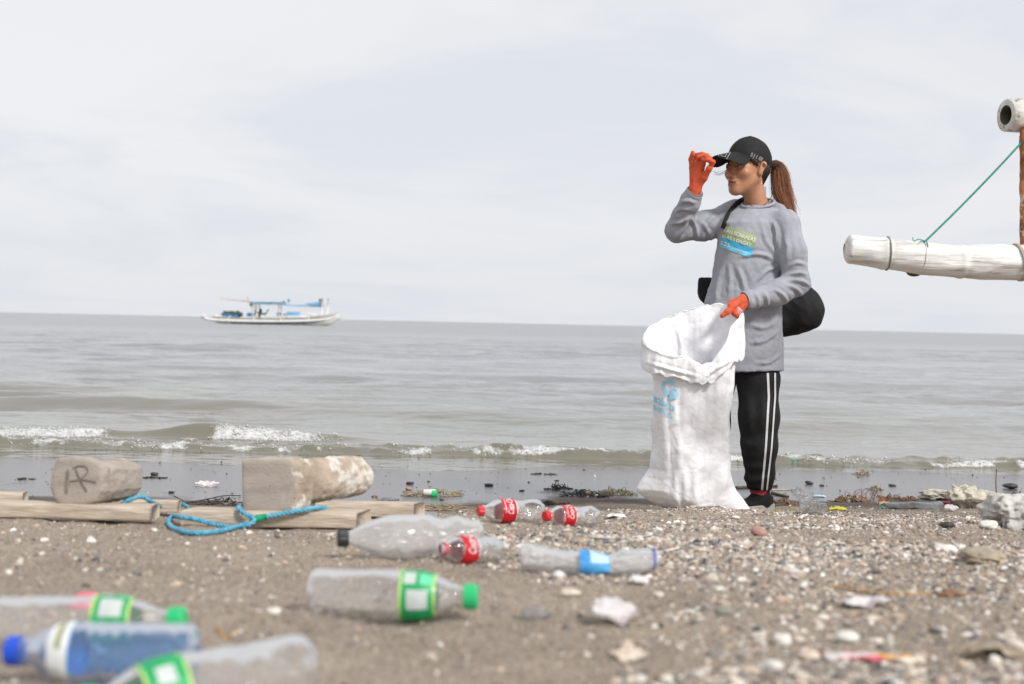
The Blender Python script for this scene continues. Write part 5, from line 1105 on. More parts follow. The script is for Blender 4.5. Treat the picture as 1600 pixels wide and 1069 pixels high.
hewn_block('wooden block with a dark letter R on its flat end, on the left plank', c5([(200, 112), (350, 95), (500, 112), (640, 165), (672, 205), (668, 450), (590, 560), (480, 603), (230, 605), (160, 530), (122, 420), (140, 250)]), yp1 + 0.022, zt1 - 0.005, (0.080, 0.135, -0.002),
           [(0, 1, 0, 0), (.10, 1.02, 0, 0), (.2, .93, .2, -.006), (.4, .90, .12, -.006), (1, .87, .12, -.006)], 1,
           letter=[(c5([(310, 230), (300, 330), (290, 470)]), 2.2), (c5([(360, 215), (430, 185), (500, 200), (515, 240), (480, 295), (420, 330), (330, 345)]), 1.1), (c5([(390, 225), (420, 300), (460, 380), (505, 455)]), 1.3), (c5([(420, 330), (500, 335), (600, 360)]), 1.2)], extra=crown1)
def knob2(root):
    B = Field(ax(at(495, 760, 4.1)[0], at(570, 760, 4.1)[0], .003), ax(3.95, 4.26, .003), ax(at(530, 760, 4.1)[2], at(530, 705, 4.1)[2], .003)); P = B.box()
    D = sd_chain(P, [at(508, 733, 4.04), at(530, 731, 4.05), at(550, 733, 4.06)], [.016, .022, .016], .02) + .003 * fbm(P[0] * 34, P[1] * 34, P[2] * 34, 2, 342); B.F = D.astype(np.float32); V, F = B.mesh(); obj('block_shoulder', V, F, m_woodpale, root)
hewn_block('unmarked wooden block with a square flat end and bark peeling from its log body', c6([(133, 92), (300, 82), (480, 80), (535, 125), (572, 215), (570, 380), (550, 480), (400, 494), (137, 490)]), yp3 + 0.018, zt3 - 0.006, (0.192, 0.20, 0.002),
           [(0, 1, 0, 0), (.06, 1.03, .05, 0), (.15, 1.0, .1, 0), (.21, .84, .7, 0), (.27, .74, 1, 0), (.6, .75, 1, .003), (.94, .73, 1, .006), (1, .68, 1, .006)], 2, extra=knob2, bark=0.13)
def rope(label, pts, r, m=None, tape=None, name='rope', grp='blue ropes by the wooden blocks'):
    C = spline(np.array(pts), 16 * len(pts)); T, U, B = frames(C); Ls = np.concatenate([[0], np.cumsum(np.linalg.norm(np.diff(C, axis=0), axis=1))]); parts = []
    # even spacing along the rope, three laid strands
    s = np.linspace(0, Ls[-1], max(30, int(Ls[-1] / (r * 0.55)))); f_ = lambda A: np.stack([np.interp(s, Ls, A[:, k]) for k in range(3)], 1); C2, U2, B2 = f_(C), f_(U), f_(B)
    for k in range(3):
        a = s / (r * 5.2) * 2 * math.pi + k * 2.0944; parts.append(tube(C2 + (U2 * np.cos(a)[:, None] + B2 * np.sin(a)[:, None]) * r * 0.52, r * 0.56, 7))
    V, F = merge(parts)
    c = V.mean(0); c[2] = V[:, 2].min(); root = empty(name, c, label, 'rope', grp); obj('rope_strands', V, F, m or m_rope, root)
    if tape is not None: v, f = tube(np.array(tape), [r * 1.25, r * 1.5, r * 1.5, r * 1.2], 12); obj('rope_tape', v, f, m_tape, root)
    return root
def on_sand(px, py, r): p = G(px, py + 2); return p + np.array((0, 0, r))
RR = 0.0059; yf = yp3 - 0.012
lp = [at(510, 794, yp3 + .07), at(496, 794, yp3 + .03), at(482, 795, yp3 - .004), at(450, 801, yf - .004), at(416, 807, yf - .006), at(400, 811, yf - .010), at(384, 819, yf - .018)] + [on_sand(368, 827, RR), on_sand(345, 833, RR), on_sand(318, 836, RR), on_sand(290, 834, RR), on_sand(270, 827, RR), on_sand(263, 818, RR), on_sand(270, 811, RR) + (0, 0, .004), at(284, 808.5, yf - .03), at(303, 811, yf - .024), at(335, 819, yf - .022), at(360, 824, yf - .026), at(382, 822, yf - .028), at(397, 814, yf - .022), at(392, 807, yf - .014), at(380, 801, yf - .008), at(374, 796, yf - .002), at(373, 791, yf + .02)]
rope('blue rope looped on the sand in front of the unmarked block, bound with green tape', lp, RR, tape=[at(394, 814, yf - .013), at(400, 811, yf - .012), at(408, 809, yf - .010), at(416, 807, yf - .006)])
rope('short blue rope end lying behind the letter block', [at(190, 787, yp1 + .10), at(197, 784, yp1 + .10), at(206, 780, yp1 + .12), at(217, 776, yp1 + .13), at(227, 778, yp1 + .13), at(236, 784, yp1 + .12), at(255, 792, yp2 + .07), at(277, 790, yp2 + .07), at(286, 788, yp2 + .05), at(293, 793, yp2 + .03)], RR * 0.95)
# ------------------------------------------------------------------ outrigger of a beached boat, reaching in from the right
def build_outrigger():
    Y = 5.1; tip = at(1318, 388, Y); root = empty('boat_outrigger', (at(1750, 640, Y)[0], Y + .15, gz1(at(1750, 640, Y)[0], Y + .15)), 'white painted bamboo outrigger of a boat with a rusty upright, reaching in at the right', 'outrigger')
    C = spline(atv([(1319, 388, Y), (1350, 391.5, Y), (1400, 398, Y), (1450, 404.5, Y), (1520, 409, Y + .01), (1600, 410, Y + .02), (1700, 408, Y + .03), (1850, 404, Y + .04), (2050, 400, Y + .05)]), 260)
    s = np.concatenate([[0], np.cumsum(np.linalg.norm(np.diff(C, axis=0), axis=1))]); r = np.interp(s, [0, .12, .5, 1.0, 2], [.052, .054, .062, .064, .060])
    for n0 in (0.145, 0.42, 0.66, 0.93, 1.22): r = r + 0.0035 * np.exp(-((s - n0) / 0.012)**2) - 0.0016 * np.exp(-((s - n0 - 0.02) / 0.010)**2)
    r = r * np.sqrt(np.clip(1 - (1 - np.clip(s / 0.022, 0, 1))**2, 0.12, 1))
    V, F = tube(C, r, 48); ctr = np.repeat(C, 48, 0); N = V - ctr; V = V + N * (0.13 * fbm(V[:,0]*7, V[:,1]*14, V[:,2]*14, 3, 400) + 0.03 * fbm(V[:,0]*9, V[:,1]*60, V[:,2]*60, 3, 401))[:, None]
    fl = obj('float', V, F, m_bamboo, root)
    def band(px, m, rr, nm, tilt=0.0, turns=1):
        i = int(np.argmin(np.abs(C[:, 0] - at(px, 400, Y)[0]))); T = (C[i+1] - C[i-1]); T /= np.linalg.norm(T); parts = []
        for k in range(turns):
            a = np.linspace(0, 2 * math.pi, 33); u = np.array((0, 0, 1.0)); u -= T * (u @ T); u /= np.linalg.norm(u); b = np.cross(T, u); P = C[i] + T * (0.006 * k) + (np.cos(a)[:, None] * u + np.sin(a)[:, None] * b) * (r[i] * 1.045 + 0.001) + T * (np.cos(a) * tilt)[:, None]; parts.append(tube(P, rr, 6, False))
        v, f = merge(parts); obj(nm, v, f, m, fl)
    band(1386, m_wire, 0.0028, 'wire_band', -0.006, 1); band(1592, m_twine, 0.003, 'twine_band', -0.010, 2); band(1440, m_bamboo, 0.0016, 'node_ring', 0.0)
    v, f = tube(spline(atv([(1416, 424, Y + .01), (1426, 427, Y + .01), (1440, 427, Y + .01)]), 8), [.004, .009, .011, .012, .012, .011, .009, .004], 10); obj('twig_stub', v, f, m_hole, root)
    # cross pole, hollow end towards the beach
    A = np.array((0.965, 0.26, 0.02)); A /= np.linalg.norm(A); e = at(1573, 180, Y + 0.10); s2 = np.linspace(0, 1.9, 60); P = e + A * s2[:, None]; ro = 0.060 + 0.004 * np.exp(-((s2 - .25) / .02)**2) + 0.002 * np.sin(s2 * 9); ri = 0.028
    v1, f1 = tube(P, ro, 40, False); v1 = v1 + (v1 - np.repeat(P, 40, 0)) * (0.07 * fbm(v1[:,0]*16, v1[:,1]*16, v1[:,2]*16, 3, 402))[:, None]; n = 40
    T, U, B = frames(P); a = np.arange(n) * 2 * math.pi / n
    rim = [e - A * 0.004 + (np.cos(a)[:, None] * U[0] + np.sin(a)[:, None] * B[0]) * q for q in (.054, .036)]; ins = [e + A * d + (np.cos(a)[:, None] * U[0] + np.sin(a)[:, None] * B[0]) * q for d, q in ((.004, ri), (.09, ri * .95), (.16, ri * .9))]
    V = np.vstack([v1] + [x for x in rim]); m0 = len(v1); F = [tuple(q) for q in f1]; seq = [list(range(n)), list(range(m0, m0 + n)), list(range(m0 + n, m0 + 2 * n))]
    for p, q in zip(seq[:-1], seq[1:]): F += [(p[k], p[(k+1) % n], q[(k+1) % n], q[k]) for k in range(n)]
    obj('cross_pole', V, F, m_bamboo_old, root)
    V = np.vstack([rim[1]] + ins); F = []
    for j in range(3): F += [(j*n + k, j*n + (k+1) % n, (j+1)*n + (k+1) % n, (j+1)*n + k) for k in range(n)]
    F.append(tuple(3*n + k for k in range(n))); obj('hollow', V, F, m_hole, root)
    # rusty upright between pole and float, and a prop beyond the frame that carries the frame on the sand
    px0 = at(1601, 200, Y + .07); b0 = at(1601.5, 385, Y + .03); P = np.linspace(px0, b0, 40); v, f = tube(P, 0.019, 18); v = v + (v - np.repeat(P, 18, 0)) * (0.28 * fbm(v[:,0]*40, v[:,1]*40, v[:,2]*24, 3, 403))[:, None]; obj('upright', v, f, m_rust, root)
    for px, dy in ((1750, .09), (1980, .2)):
        p = at(px, 600, Y); g = np.array((p[0], Y + dy, gz1(p[0], Y + dy) - 0.05)); top = np.array((p[0] + .01, Y + dy, at(px, 150, Y)[2])); v, f = tube(np.linspace(g, top, 12), 0.035, 12); obj('prop', v, f, m_wood, root)
    P = spline(atv([(1444, 379, Y - .02), (1447, 376, Y), (1500, 324, Y + .02), (1551, 271.5, Y + .035), (1597, 222, Y + .05)]), 40); v, f = tube(P, 0.0038, 8)
    w = [tube(spline(atv(q), 12), 0.0016, 5) for q in ([(1447, 377, Y - .01), (1440, 375, Y - .02), (1434, 374, Y - .03), (1428, 377, Y - .02), (1426, 371, Y - .02)], [(1446, 378, Y - .02), (1440, 376, Y - .04), (1437, 379, Y - .05)])]
    # a turn of the cord round the float
    i = int(np.argmin(np.abs(C[:, 0] - at(1446, 400, Y)[0]))); a = np.linspace(-0.9, 0.9, 30); ring = C[i] + np.stack([0.008 * np.sin(a), np.sin(a) * (r[i] + .004), np.cos(a) * (r[i] + .004)], 1); w.append(tube(ring, 0.0018, 5, False))
    V, F = merge([(v, f)] + w); obj('cord', V, F, m_grope, root)
build_outrigger()
# ------------------------------------------------------------------ fishing boat far out
b_white = mat('boat_white', (0.66, 0.65, 0.61), 0.6, 0.15, 1.2, col2=(0.78, 0.77, 0.74), mottle=(0.42, 0.36, 0.28), mscale=1.5, mlo=0.62, mhi=0.78)
b_cream = mat('boat_cream', (0.60, 0.56, 0.47), 0.6, 0.15, 1.5, mottle=(0.30, 0.24, 0.18), mscale=2.0, mlo=0.58, mhi=0.72)
b_dark = mat('boat_dark', (0.07, 0.05, 0.045), 0.7, 0.3, 2.0)
b_blue = mat('boat_blue', (0.05, 0.20, 0.46), 0.5, 0.2, 2.0)
b_sky = mat('boat_skyblue', (0.16, 0.42, 0.66), 0.6, 0.15, 2.0)
b_teal = mat('boat_tarp', (0.20, 0.34, 0.43), 0.7, 0.2, 1.5)
b_net = mat('boat_net', (0.05, 0.075, 0.055), 0.9, 0.5, 4.0)
b_redm = mat('boat_red', (0.34, 0.06, 0.05), 0.7, 0.2, 4.0)
b_bam = mat('boat_bamboo', (0.50, 0.45, 0.36), 0.7, 0.2, 2.0)
def build_boat():
    D = 188.0; mpp = D / FPX; O = at(430, 507.0, D); O[2] = 0.0
    def q(px, py, dy=0.0): return O + np.array(((px - 430) * mpp, dy, (507.0 + (px - 430) * 0.0212 - py) * mpp))
    root = empty('fishing_boat', O, 'white wooden fishing boat with outriggers and a blue awning, far out on the sea', 'boat')
    xs = np.array([333, 340, 352, 370, 400, 440, 480, 500, 515, 524, 531]); top = np.array([494.5, 495, 496, 497, 497.6, 497.5, 496, 494, 491.5, 489.5, 487.2]); hw = np.array([.3, .7, 1.0, 1.2, 1.3, 1.3, 1.2, 1.0, .7, .4, .06])
    bot = np.array([502, 505.2, 508.5, 510, 511, 511, 511, 510.5, 508, 503, 492]); X = np.linspace(333, 531, 60); tp = np.interp(X, xs, top); h = np.interp(X, xs, hw); bt = np.interp(X, xs, bot)
    rows = []
    for x, t, w, b in zip(X, tp, h, bt):
        r = []
        for a in np.linspace(-1, 1, 15): r.append(q(x, t + (b - t) * (1 - abs(a)**2.2), a * w))
        rows.append(r)
    V = np.array(rows).reshape(-1, 3); F = [tuple(f) for f in grid_faces(60, 15)] + [tuple(range(15)), tuple(59 * 15 + k for k in range(15))[::-1]]; F += [(i*15, (i+1)*15, (i+1)*15 + 14, i*15 + 14) for i in range(59)]
    hull = obj('hull', V, F, b_white, root, smooth=True)
    for (o1, o2, m, nm, x0, x1) in ((0.2, 1.4, b_cream, 'rubbing_strake', 342, 527), (6.2, 9.0, b_dark, 'waterline_stripe', 362, 508), (3.6, 4.3, b_bam, 'hull_line', 345, 522)):
        Xs = np.linspace(x0, x1, 50); t = np.interp(Xs, xs, top); w = np.interp(Xs, xs, hw); b = np.interp(Xs, xs, bot)
        def pt(x, t, w, b, o): a = max(0.02, 1 - min(o / (b - t), .98))**(1 / 2.2); return q(x, t + o, -a * w - 0.05)
        v = np.array([[pt(x, t_, w_, b_, o1), pt(x, t_, w_, b_, o2)] for x, t_, w_, b_ in zip(Xs, t, w, b)]).reshape(-1, 3); obj(nm, v, [tuple(f) for f in grid_faces(50, 2)], m, hull)
    def bar(p0, p1, r, m, nm, n=8): v, f = tube(np.array([p0, p1]), r, n); return obj(nm, v, f, m, root)
    def box(px0, px1, py0, py1, m, nm, dep=1.2, dy=0.0, par=None): c = (q(px0, py0) + q(px1, py1)) / 2 + (0, dy, 0); s = np.abs(q(px1, py1) - q(px0, py0)); v, f = bbox(c, (s[0], dep, s[2]), min(s[0], s[2]) * .2); return obj(nm, v, f, m, par or root)
    # outriggers, near and far, on cross beams
    for dy in (-3.6, 3.6):
        P = spline(np.array([q(326.5, 493.2, dy), q(330, 497.5, dy), q(340, 499.8, dy), q(380, 501.6, dy), (q(440, 502.2, dy)), q(490, 501.2, dy), q(518, 498.8, dy), q(528, 495.5, dy)]), 40); v, f = tube(P, np.interp(np.linspace(0, 1, 40), [0, .04, .1, .9, 1], [.35, .45, .20, .17, .12]), 10); obj('outrigger_float', v, f, b_white, root)
    for px in (362, 402, 444, 486): P = spline(np.array([q(px, 503.5, -3.6), q(px, 495.5, -1.6), q(px, 494.8, 0), q(px, 495.5, 1.6), q(px, 503.5, 3.6)]), 16); v, f = tube(P, 0.10, 6); obj('cross_beam', v, f, b_bam, root)
    box(336, 372, 493.5, 497, b_cream, 'fore_deck', 1.6); box(420, 500, 493.0, 497, b_white, 'cabin_side', 1.8); box(478, 497, 489.5, 493.2, b_white, 'aft_locker', 1.4)
    # awning
    a0, a1 = 394, 444; v = []
    for x in np.linspace(a0, a1, 12):
        for d in np.linspace(-1.2, 1.2, 7): v.append(q(x, 472.6 + 0.9 * math.sin((x - a0) * .35) * .3 - 1.2 * (1 - (d / 1.2)**2) + (x - a0) * .012, d))
    v = np.array(v); top_ = v; low = v - (0, 0, 0.28); n = 7; V = np.vstack([top_, low]); F = [tuple(f) for f in grid_faces(12, 7)] + [tuple(np.array(f)[::-1] + 84) for f in grid_faces(12, 7)]
    edge = [i * n for i in range(12)] + [11 * n + j for j in range(1, 7)] + [i * n + 6 for i in range(10, -1, -1)] + [j for j in range(5, 0, -1)]; F += [(edge[k], edge[(k+1) % len(edge)], edge[(k+1) % len(edge)] + 84, edge[k] + 84) for k in range(len(edge))]
    obj('awning', V, F, b_teal, root)
    for px in (396, 403, 437): 
        for dy in (-1.0, 1.0): bar(q(px, 496, dy), q(px, 474, dy), 0.06, b_bam, 'awning_post')
    bar(q(343, 466.5), q(392, 471.5), 0.06, b_bam, 'boom'); bar(q(444, 476.5, -.5), q(505, 479.5, -.5), 0.08, b_sky, 'boom'); bar(q(444, 475.5, .5), q(505, 477.5, .5), 0.06, b_bam, 'boom')
    bar(q(386, 464.5), q(388, 474), 0.05, b_bam, 'mast'); box(390, 394.5, 472.5, 478.5, b_redm, 'red_bundle', .5)
    for px, dy in ((503, -.6), (510, .6), (501, .6)): bar(q(px, 494, dy), q(px + 1, 466.5, dy), 0.10, b_white, 'stern_frame')
    bar(q(502, 472, -.6), q(511, 472, .6), 0.08, b_white, 'stern_frame'); box(497.5, 501.5, 467, 471, b_redm, 'red_bundle', .4)
    v = np.array([q(477, 474.4, -.3), q(501, 471.2, -.3), q(501, 476.8, -.3), q(477, 475.2, .3), q(501, 471.2, .3), q(501, 476.8, .3)]); obj('rolled_sail', v, [(0, 2, 1), (3, 4, 5), (0, 1, 4, 3), (1, 2, 5, 4), (2, 0, 3, 5)], b_sky, root, smooth=False)
    iV, iF = ico(2); obj('lamp', iV * np.array((.17, .17, .2)) + q(450.2, 469.6), iF, b_blue, root); bar(q(450.2, 470), q(450.2, 477), 0.04, b_bam, 'mast')
    bar(q(442, 470), q(442, 476), 0.07, b_dark, 'mast')
    # net heap
    rs = np.random.RandomState(5); parts = []
    for k in range(16): parts.append((iV * np.array((rs.uniform(.4, .8), .5, rs.uniform(.2, .4))) * (1 + .3 * rs.uniform(-1, 1, (len(iV), 1))) + q(rs.uniform(352, 372), 491 + abs(rs.normal(0, 1.2)) - 1.0, rs.uniform(-.5, .5)), iF))
    v, f = merge(parts); obj('net_heap', v, f, b_net, root)
    v, f = bbox((q(349, 491) + q(373, 495.5)) / 2 + (0, -.75, 0), (2.0, .2, .32), .05, (0, R_(4), 0)); obj('blue_tarp', v, f, b_blue, root)
    # winch gear amidships
    for p0, p1, r in (((398, 493), (399, 485), .09), ((405, 494), (407, 483), .16), ((407, 490), (414, 491), .12), ((414, 492), (419, 483.5), .07), ((409, 487), (406, 482), .08), ((400, 489), (407, 488), .10)): bar(q(*p0), q(*p1), r, b_net, 'winch_gear')
    def drum(px, py, w, h, m, label):
        c = q(px, py, -0.4); v, f = lathe([-w/2, -w/2 + .05, -w * .2, -w * .18, w * .18, w * .2, w/2 - .05, w/2], np.array([.88, 1, 1, 1.05, 1.05, 1, 1, .88]) * h / 2, 18); o = solo('drum', v + c, f, m, label, 'drum', 'blue drums on the fishing boat')
    drum(391.5, 491.6, .85, .46, b_blue, 'bright blue drum on the distant boat, left of the winch'); drum(436.5, 491.2, .55, .50, b_blue, 'dark blue drum on the distant boat, under the awning end')
    c = (q(449, 488.2) + q(468, 493.2)) / 2 + (0, -.3, 0); V, F = bbox(c, (1.62, .9, .42), .06); V2, F2 = bbox(c + (0, 0, .24), (1.68, .96, .07), .02); V, F = merge([(V, F), (V2, F2)]); solo('cool_box', V, F, b_sky, 'long light blue box on the deck of the distant boat', 'box')
    for px, dy in ((444.5, -.2), ):
        v, f = tube(spline(np.array([q(px, 493.5, dy), q(px + .3, 491, dy), q(px, 488.6, dy)]), 8), [.16, .2, .22, .22, .2, .16, .12, .05], 10); obj('deck_bollard', v, f, b_bam, root)
build_boat()
# ------------------------------------------------------------------ shells, stones and litter
m_shellw = mat('white_shell', (0.66, 0.64, 0.61), 0.5, 0.12, 60, mottle=(0.45, 0.38, 0.42), mscale=30)
m_shelll = mat('lilac_shell', (0.60, 0.575, 0.57), 0.5, 0.15, 50, mottle=(0.40, 0.32, 0.34), mscale=22, mlo=.48, mhi=.62)
m_shellt = mat('tan_shell', (0.56, 0.44, 0.34), 0.55, 0.15, 50, mottle=(0.66, 0.60, 0.52), mscale=26)
m_stonegrey = mat('pale_rock', (0.40, 0.385, 0.36), 0.9, 0.25, 18, col2=(0.60, 0.585, 0.55), bump=0.8, bscale=60, mottle=(0.12, 0.115, 0.105), mscale=24, mlo=.58, mhi=.68)
m_stonetan = mat('tan_rock', (0.34, 0.28, 0.21), 0.9, 0.25, 20, bump=0.6, bscale=60)
m_stonepink = mat('pink_stone', (0.40, 0.22, 0.18), 0.8, 0.2, 40)
m_stonegreen = mat('green_grey_stone', (0.24, 0.24, 0.20), 0.8, 0.2, 40)
m_stonedark = mat('dark_stone', (0.045, 0.042, 0.042), 0.55, 0.3, 40)
m_stonewhite = mat('white_stone', (0.64, 0.62, 0.57), 0.7, 0.15, 40)
m_weed = mat('dry_weed', (0.22, 0.17, 0.11), 0.9, 0.3, 40, col2=(0.36, 0.29, 0.19))
m_weeddark = mat('dark_weed', (0.055, 0.045, 0.038), 0.7, 0.4, 40)
m_drift = mat('dark_driftwood', (0.075, 0.055, 0.042), 0.8, 0.3, 40, bump=.4, bscale=60)
m_orange = mat('orange_wire', (0.26, 0.095, 0.045), 0.8, 0.3, 60)
m_brownleaf = mat('brown_leaf', (0.22, 0.12, 0.07), 0.8, 0.3, 40)
m_yellow = mat('yellow_plastic', (0.72, 0.66, 0.05), 0.5, 0.12, 60)
m_amber = mat('amber_stalk', (0.46, 0.25, 0.06), 0.7, 0.2, 60)
m_pink = mat('pink_plastic', (0.70, 0.14, 0.20), 0.5, 0.1, 40)
m_magenta = mat('magenta_plastic', (0.50, 0.03, 0.10), 0.5, 0.2, 60)
m_wrap = mat('printed_wrapper', (0.60, 0.56, 0.54), 0.45, 0.1, 14, mottle=(0.58, 0.08, 0.12), mscale=24, mlo=.46, mhi=.54)
m_wrapo = mat('orange_print', (0.62, 0.34, 0.12), 0.45, 0.2, 30, mottle=(0.66, 0.60, 0.50), mscale=34, mlo=.48, mhi=.58)
m_greysheet = mat('grey_sheet', (0.19, 0.195, 0.20), 0.5, 0.25, 30, bump=.5, bscale=50)
m_foamblock = mat('aged_foam', (0.52, 0.48, 0.40), 0.9, 0.2, 40, bump=.6, bscale=80)
m_paper = mat('white_scrap', (0.68, 0.67, 0.64), 0.7, 0.1, 40)
m_teal = mat('teal_scrap', (0.08, 0.30, 0.26), 0.6, 0.2, 40)
m_net = mat('teal_net', (0.05, 0.25, 0.20), 0.8, 0.3, 60)
ICO3 = ico(3); ICO5 = ico(5); ICO2 = ico(2)
def msize(p, w): return w * p[1] / FPX
def stone(name, label, px, py, w, m, hh=0.6, dd=0.8, cat='stone', grp=None, seed=0, rough=0.22, sub=3, sink=0.18, yaw=0.0, crag=0.0):
    p = G(px, py); s = msize(p, w) / 2; bV, bF = ICO5 if crag else (ICO3 if sub == 3 else ICO2); n = 1 + rough * fbm(bV[:,0]*1.3 + seed, bV[:,1]*1.3, bV[:,2]*1.3, 3, 500 + seed) * 1.6 + rough * .5 * fbm(bV[:,0]*4 + seed, bV[:,1]*4, bV[:,2]*4, 2, 520 + seed)
    n = n + crag * (1 - 2.2 * np.abs(noise3(bV[:,0]*2.2 + seed, bV[:,1]*2.2, bV[:,2]*2.2, 540 + seed))) + crag * .5 * (1 - 2.2 * np.abs(noise3(bV[:,0]*5 + seed, bV[:,1]*5, bV[:,2]*5, 545 + seed))); V = bV * n[:, None] * np.array((1, dd, hh)) * s; c, q = math.cos(yaw), math.sin(yaw); V = np.stack([V[:,0]*c - V[:,1]*q, V[:,0]*q + V[:,1]*c, V[:,2]], 1); V[:, 2] -= V[:, 2].min() * (1 - sink); V += p + (0, s * dd * 0.6, -0.001)
    return solo(name, V, bF, m, label, cat, grp)
def shell(label, px, py, w, m, tilt=25, yaw=0.0, seed=0, grp='shells on the sand', cup=0.30):
    """a fan shell: radial ribs, a hinge and a raised scalloped edge, with real thickness"""
    p = G(px, py); s = msize(p, w); nu, nv = 40, 14; a = np.linspace(-1.15, 1.15, nu); t = np.linspace(0.02, 1, nv); A, T = np.meshgrid(a, t, indexing='ij'); rr = T * (1 + 0.05 * np.cos(A * 14) * T + .08 * fbm(A * 2, T * 0, 0, 2, 530 + seed))
    x = np.sin(A) * rr * .55; y = np.cos(A) * rr * .75; z = cup * np.sin(T * math.pi * .62) * (1 - .35 * (A / 1.15)**2) + 0.014 * np.cos(A * 14) * T + .03 * fbm(A * 3, T * 4, 0, 2, 540 + seed)
    top = np.stack([x, y - .4, z], -1).reshape(-1, 3); low = top - (0, 0, .05); V = np.vstack([top, low]) * s; n = nu * nv; F = [tuple(f)[::-1] for f in grid_faces(nu, nv)] + [tuple(np.array(f) + n) for f in grid_faces(nu, nv)]
    e = [i * nv + nv - 1 for i in range(nu)] + [(nu - 1) * nv + j for j in range(nv - 2, -1, -1)] + [i * nv for i in range(nu - 2, -1, -1)] + [j for j in range(1, nv - 1)]; F += [(e[k], e[(k + 1) % len(e)], e[(k + 1) % len(e)] + n, e[k] + n) for k in range(len(e))]
    R = np.array((Matrix.Rotation(yaw, 3, 'Z') @ Matrix.Rotation(R_(tilt), 3, 'X'))); V = V @ R.T; V[:, 2] -= V[:, 2].min() + 0.05 * s; V += p + (0, .2 * s, 0)
    return solo('shell', V, F, m, label, 'shell', grp)
def scrap(name, label, px, py, w, m, h=0.4, d=0.6, seed=0, cat='litter', grp=None, crump=0.35, stand=0.0, yaw=0.0, n=18, parts=None):
    """a crumpled sheet lying on the sand"""
    p = G(px, py); s = msize(p, w); u = np.linspace(-.5, .5, n); U, W_ = np.meshgrid(u, u, indexing='ij'); ed = 1 + .22 * fbm(U * 3 + seed, W_ * 3, 0, 2, 560 + seed)
    x = U * ed + .06 * fbm(U * 5, W_ * 5 + seed, 1, 2, 561 + seed); y = W_ * d * ed + .06 * fbm(U * 5 + 9, W_ * 5, 2 + seed, 2, 562 + seed)
    z = crump * h * (0.75 - 1.5 * np.abs(noise3(U * 3.1 + seed, W_ * 3.1, 0, 563 + seed)) + .35 * (1 - 2 * np.abs(noise3(U * 7, W_ * 7 + seed, 0, 564 + seed)))) + h * (.5 - (U * 1.1)**2 * 1.0 - (W_ * 1.1)**2) * (1 - crump)
    V = np.stack([x, y, z], -1).reshape(-1, 3) * s; c, q = math.cos(yaw), math.sin(yaw); V = np.stack([V[:,0]*c - V[:,1]*q, V[:,0]*q + V[:,1]*c, V[:,2]], 1)
    V[:, 2] -= np.percentile(V[:, 2], 8); V += p + (0, s * d * .3, 0); V[:, 2] = np.maximum(V[:, 2], gz(V[:, 0], V[:, 1]) + 0.0006)
    o = solo(name, V, grid_faces(n, n), m, label, cat, grp); sm = o.modifiers.new('thickness', 'SOLIDIFY'); sm.thickness = 0.0012; sm.offset = 0; return o
def stick(name, label, pts, r0, r1, m, cat='stick', grp=None, lift=0.0, n=24, sides=8, Y=None):
    P = np.array([G(x, y) if len(q) == 0 else at(x, y, q[0]) for x, y, *q in pts]); P[:, 2] += r0 * .7 + lift; C = spline(P, n); C[:, 2] = np.maximum(C[:, 2], gz(C[:, 0], C[:, 1]) + r1 * .6) if lift == 0 else C[:, 2]; r = np.linspace(r0, r1, n) * (1 + .15 * np.sin(np.arange(n) * 1.7)); V, F = tube(C, r, sides); return solo(name, V, F, m, label, cat, grp)
def tangle(name, label, px, py, w, h, m, num, r, seed, cat='weed', grp=None, ang=1.0):
    p = G(px, py); s = msize(p, w); hh = msize(p, h); rs = np.random.RandomState(seed); parts = []
    for k in range(num):
        c = np.array((rs.uniform(-.5, .5) * s, rs.uniform(-.25, .25) * s, 0)); env = max(0.1, 1 - (c[0] / (.5 * s))**2); a = rs.uniform(0, 6.28); L = s * rs.uniform(.12, .35); d = np.array((math.cos(a), math.sin(a) * .6, 0)) * L
        q = spline([c - d / 2, c + (rs.normal(0, .1 * s), 0, hh * env * rs.uniform(.2, 1.5) * ang), c + d / 2 + (0, 0, rs.uniform(0, .5) * hh * env)], 7) + p + (0, .2 * s, 0); q[:, 2] = np.maximum(q[:, 2], gz(q[:, 0], q[:, 1]) + r * .5); parts.append(tube(q, np.linspace(r, r * .5, 7) * rs.uniform(.6, 1.4), 5))
    V, F = merge(parts); return solo(name, V, F, m, label, cat, grp)
# rocks
stone('rock', 'large pale grey rock at the right edge, stained dark underneath', 1594, 828, 104, m_stonegrey, .56, .8, 'rock', 'rocks', 1, .30, yaw=.4, crag=.035, sink=.3)
stone('rock', 'flat tan rock half sunk in the pebbles below the pale rock', 1541, 881, 76, m_stonetan, .36, .7, 'rock', 'rocks', 2, .24, sink=.45, crag=.03)
stone('stone', 'small cream stone at the foot of the pale rock', 1546, 828, 30, m_stonewhite, .5, .8, grp='loose stones', seed=3)
stone('stone', 'pink stone in the pebbles right of the sack', 1187, 838, 24, m_stonepink, .6, .8, grp='loose stones', seed=4)
stone('stone', 'smooth grey-green stone by itself in the bare sand at lower right', 1133, 962, 27, m_stonegreen, .6, .8, grp='loose stones', seed=5)
stone('stone', 'white stone beside the lower right wrapper', 1325, 1006, 42, m_stonewhite, .5, .7, grp='loose stones', seed=6)
stone('stone', 'round white stone left of the wrapper and above the tan one', 1223, 1010, 30, m_stonewhite, .7, .8, grp='loose stones', seed=7)
stone('stone', 'tan stone just left of the red and white wrapper', 1266, 1034, 34, m_shellt, .55, .8, grp='loose stones', seed=8)
stone('stone', 'white stone at the lower edge, left of the tan stone', 1210, 1052, 30, m_stonewhite, .6, .8, grp='loose stones', seed=9)
stone('stone', 'pinkish flat stone right of the crushed bottle label, nearer the camera', 890, 932, 36, m_shellt, .35, .8, grp='loose stones', seed=10)
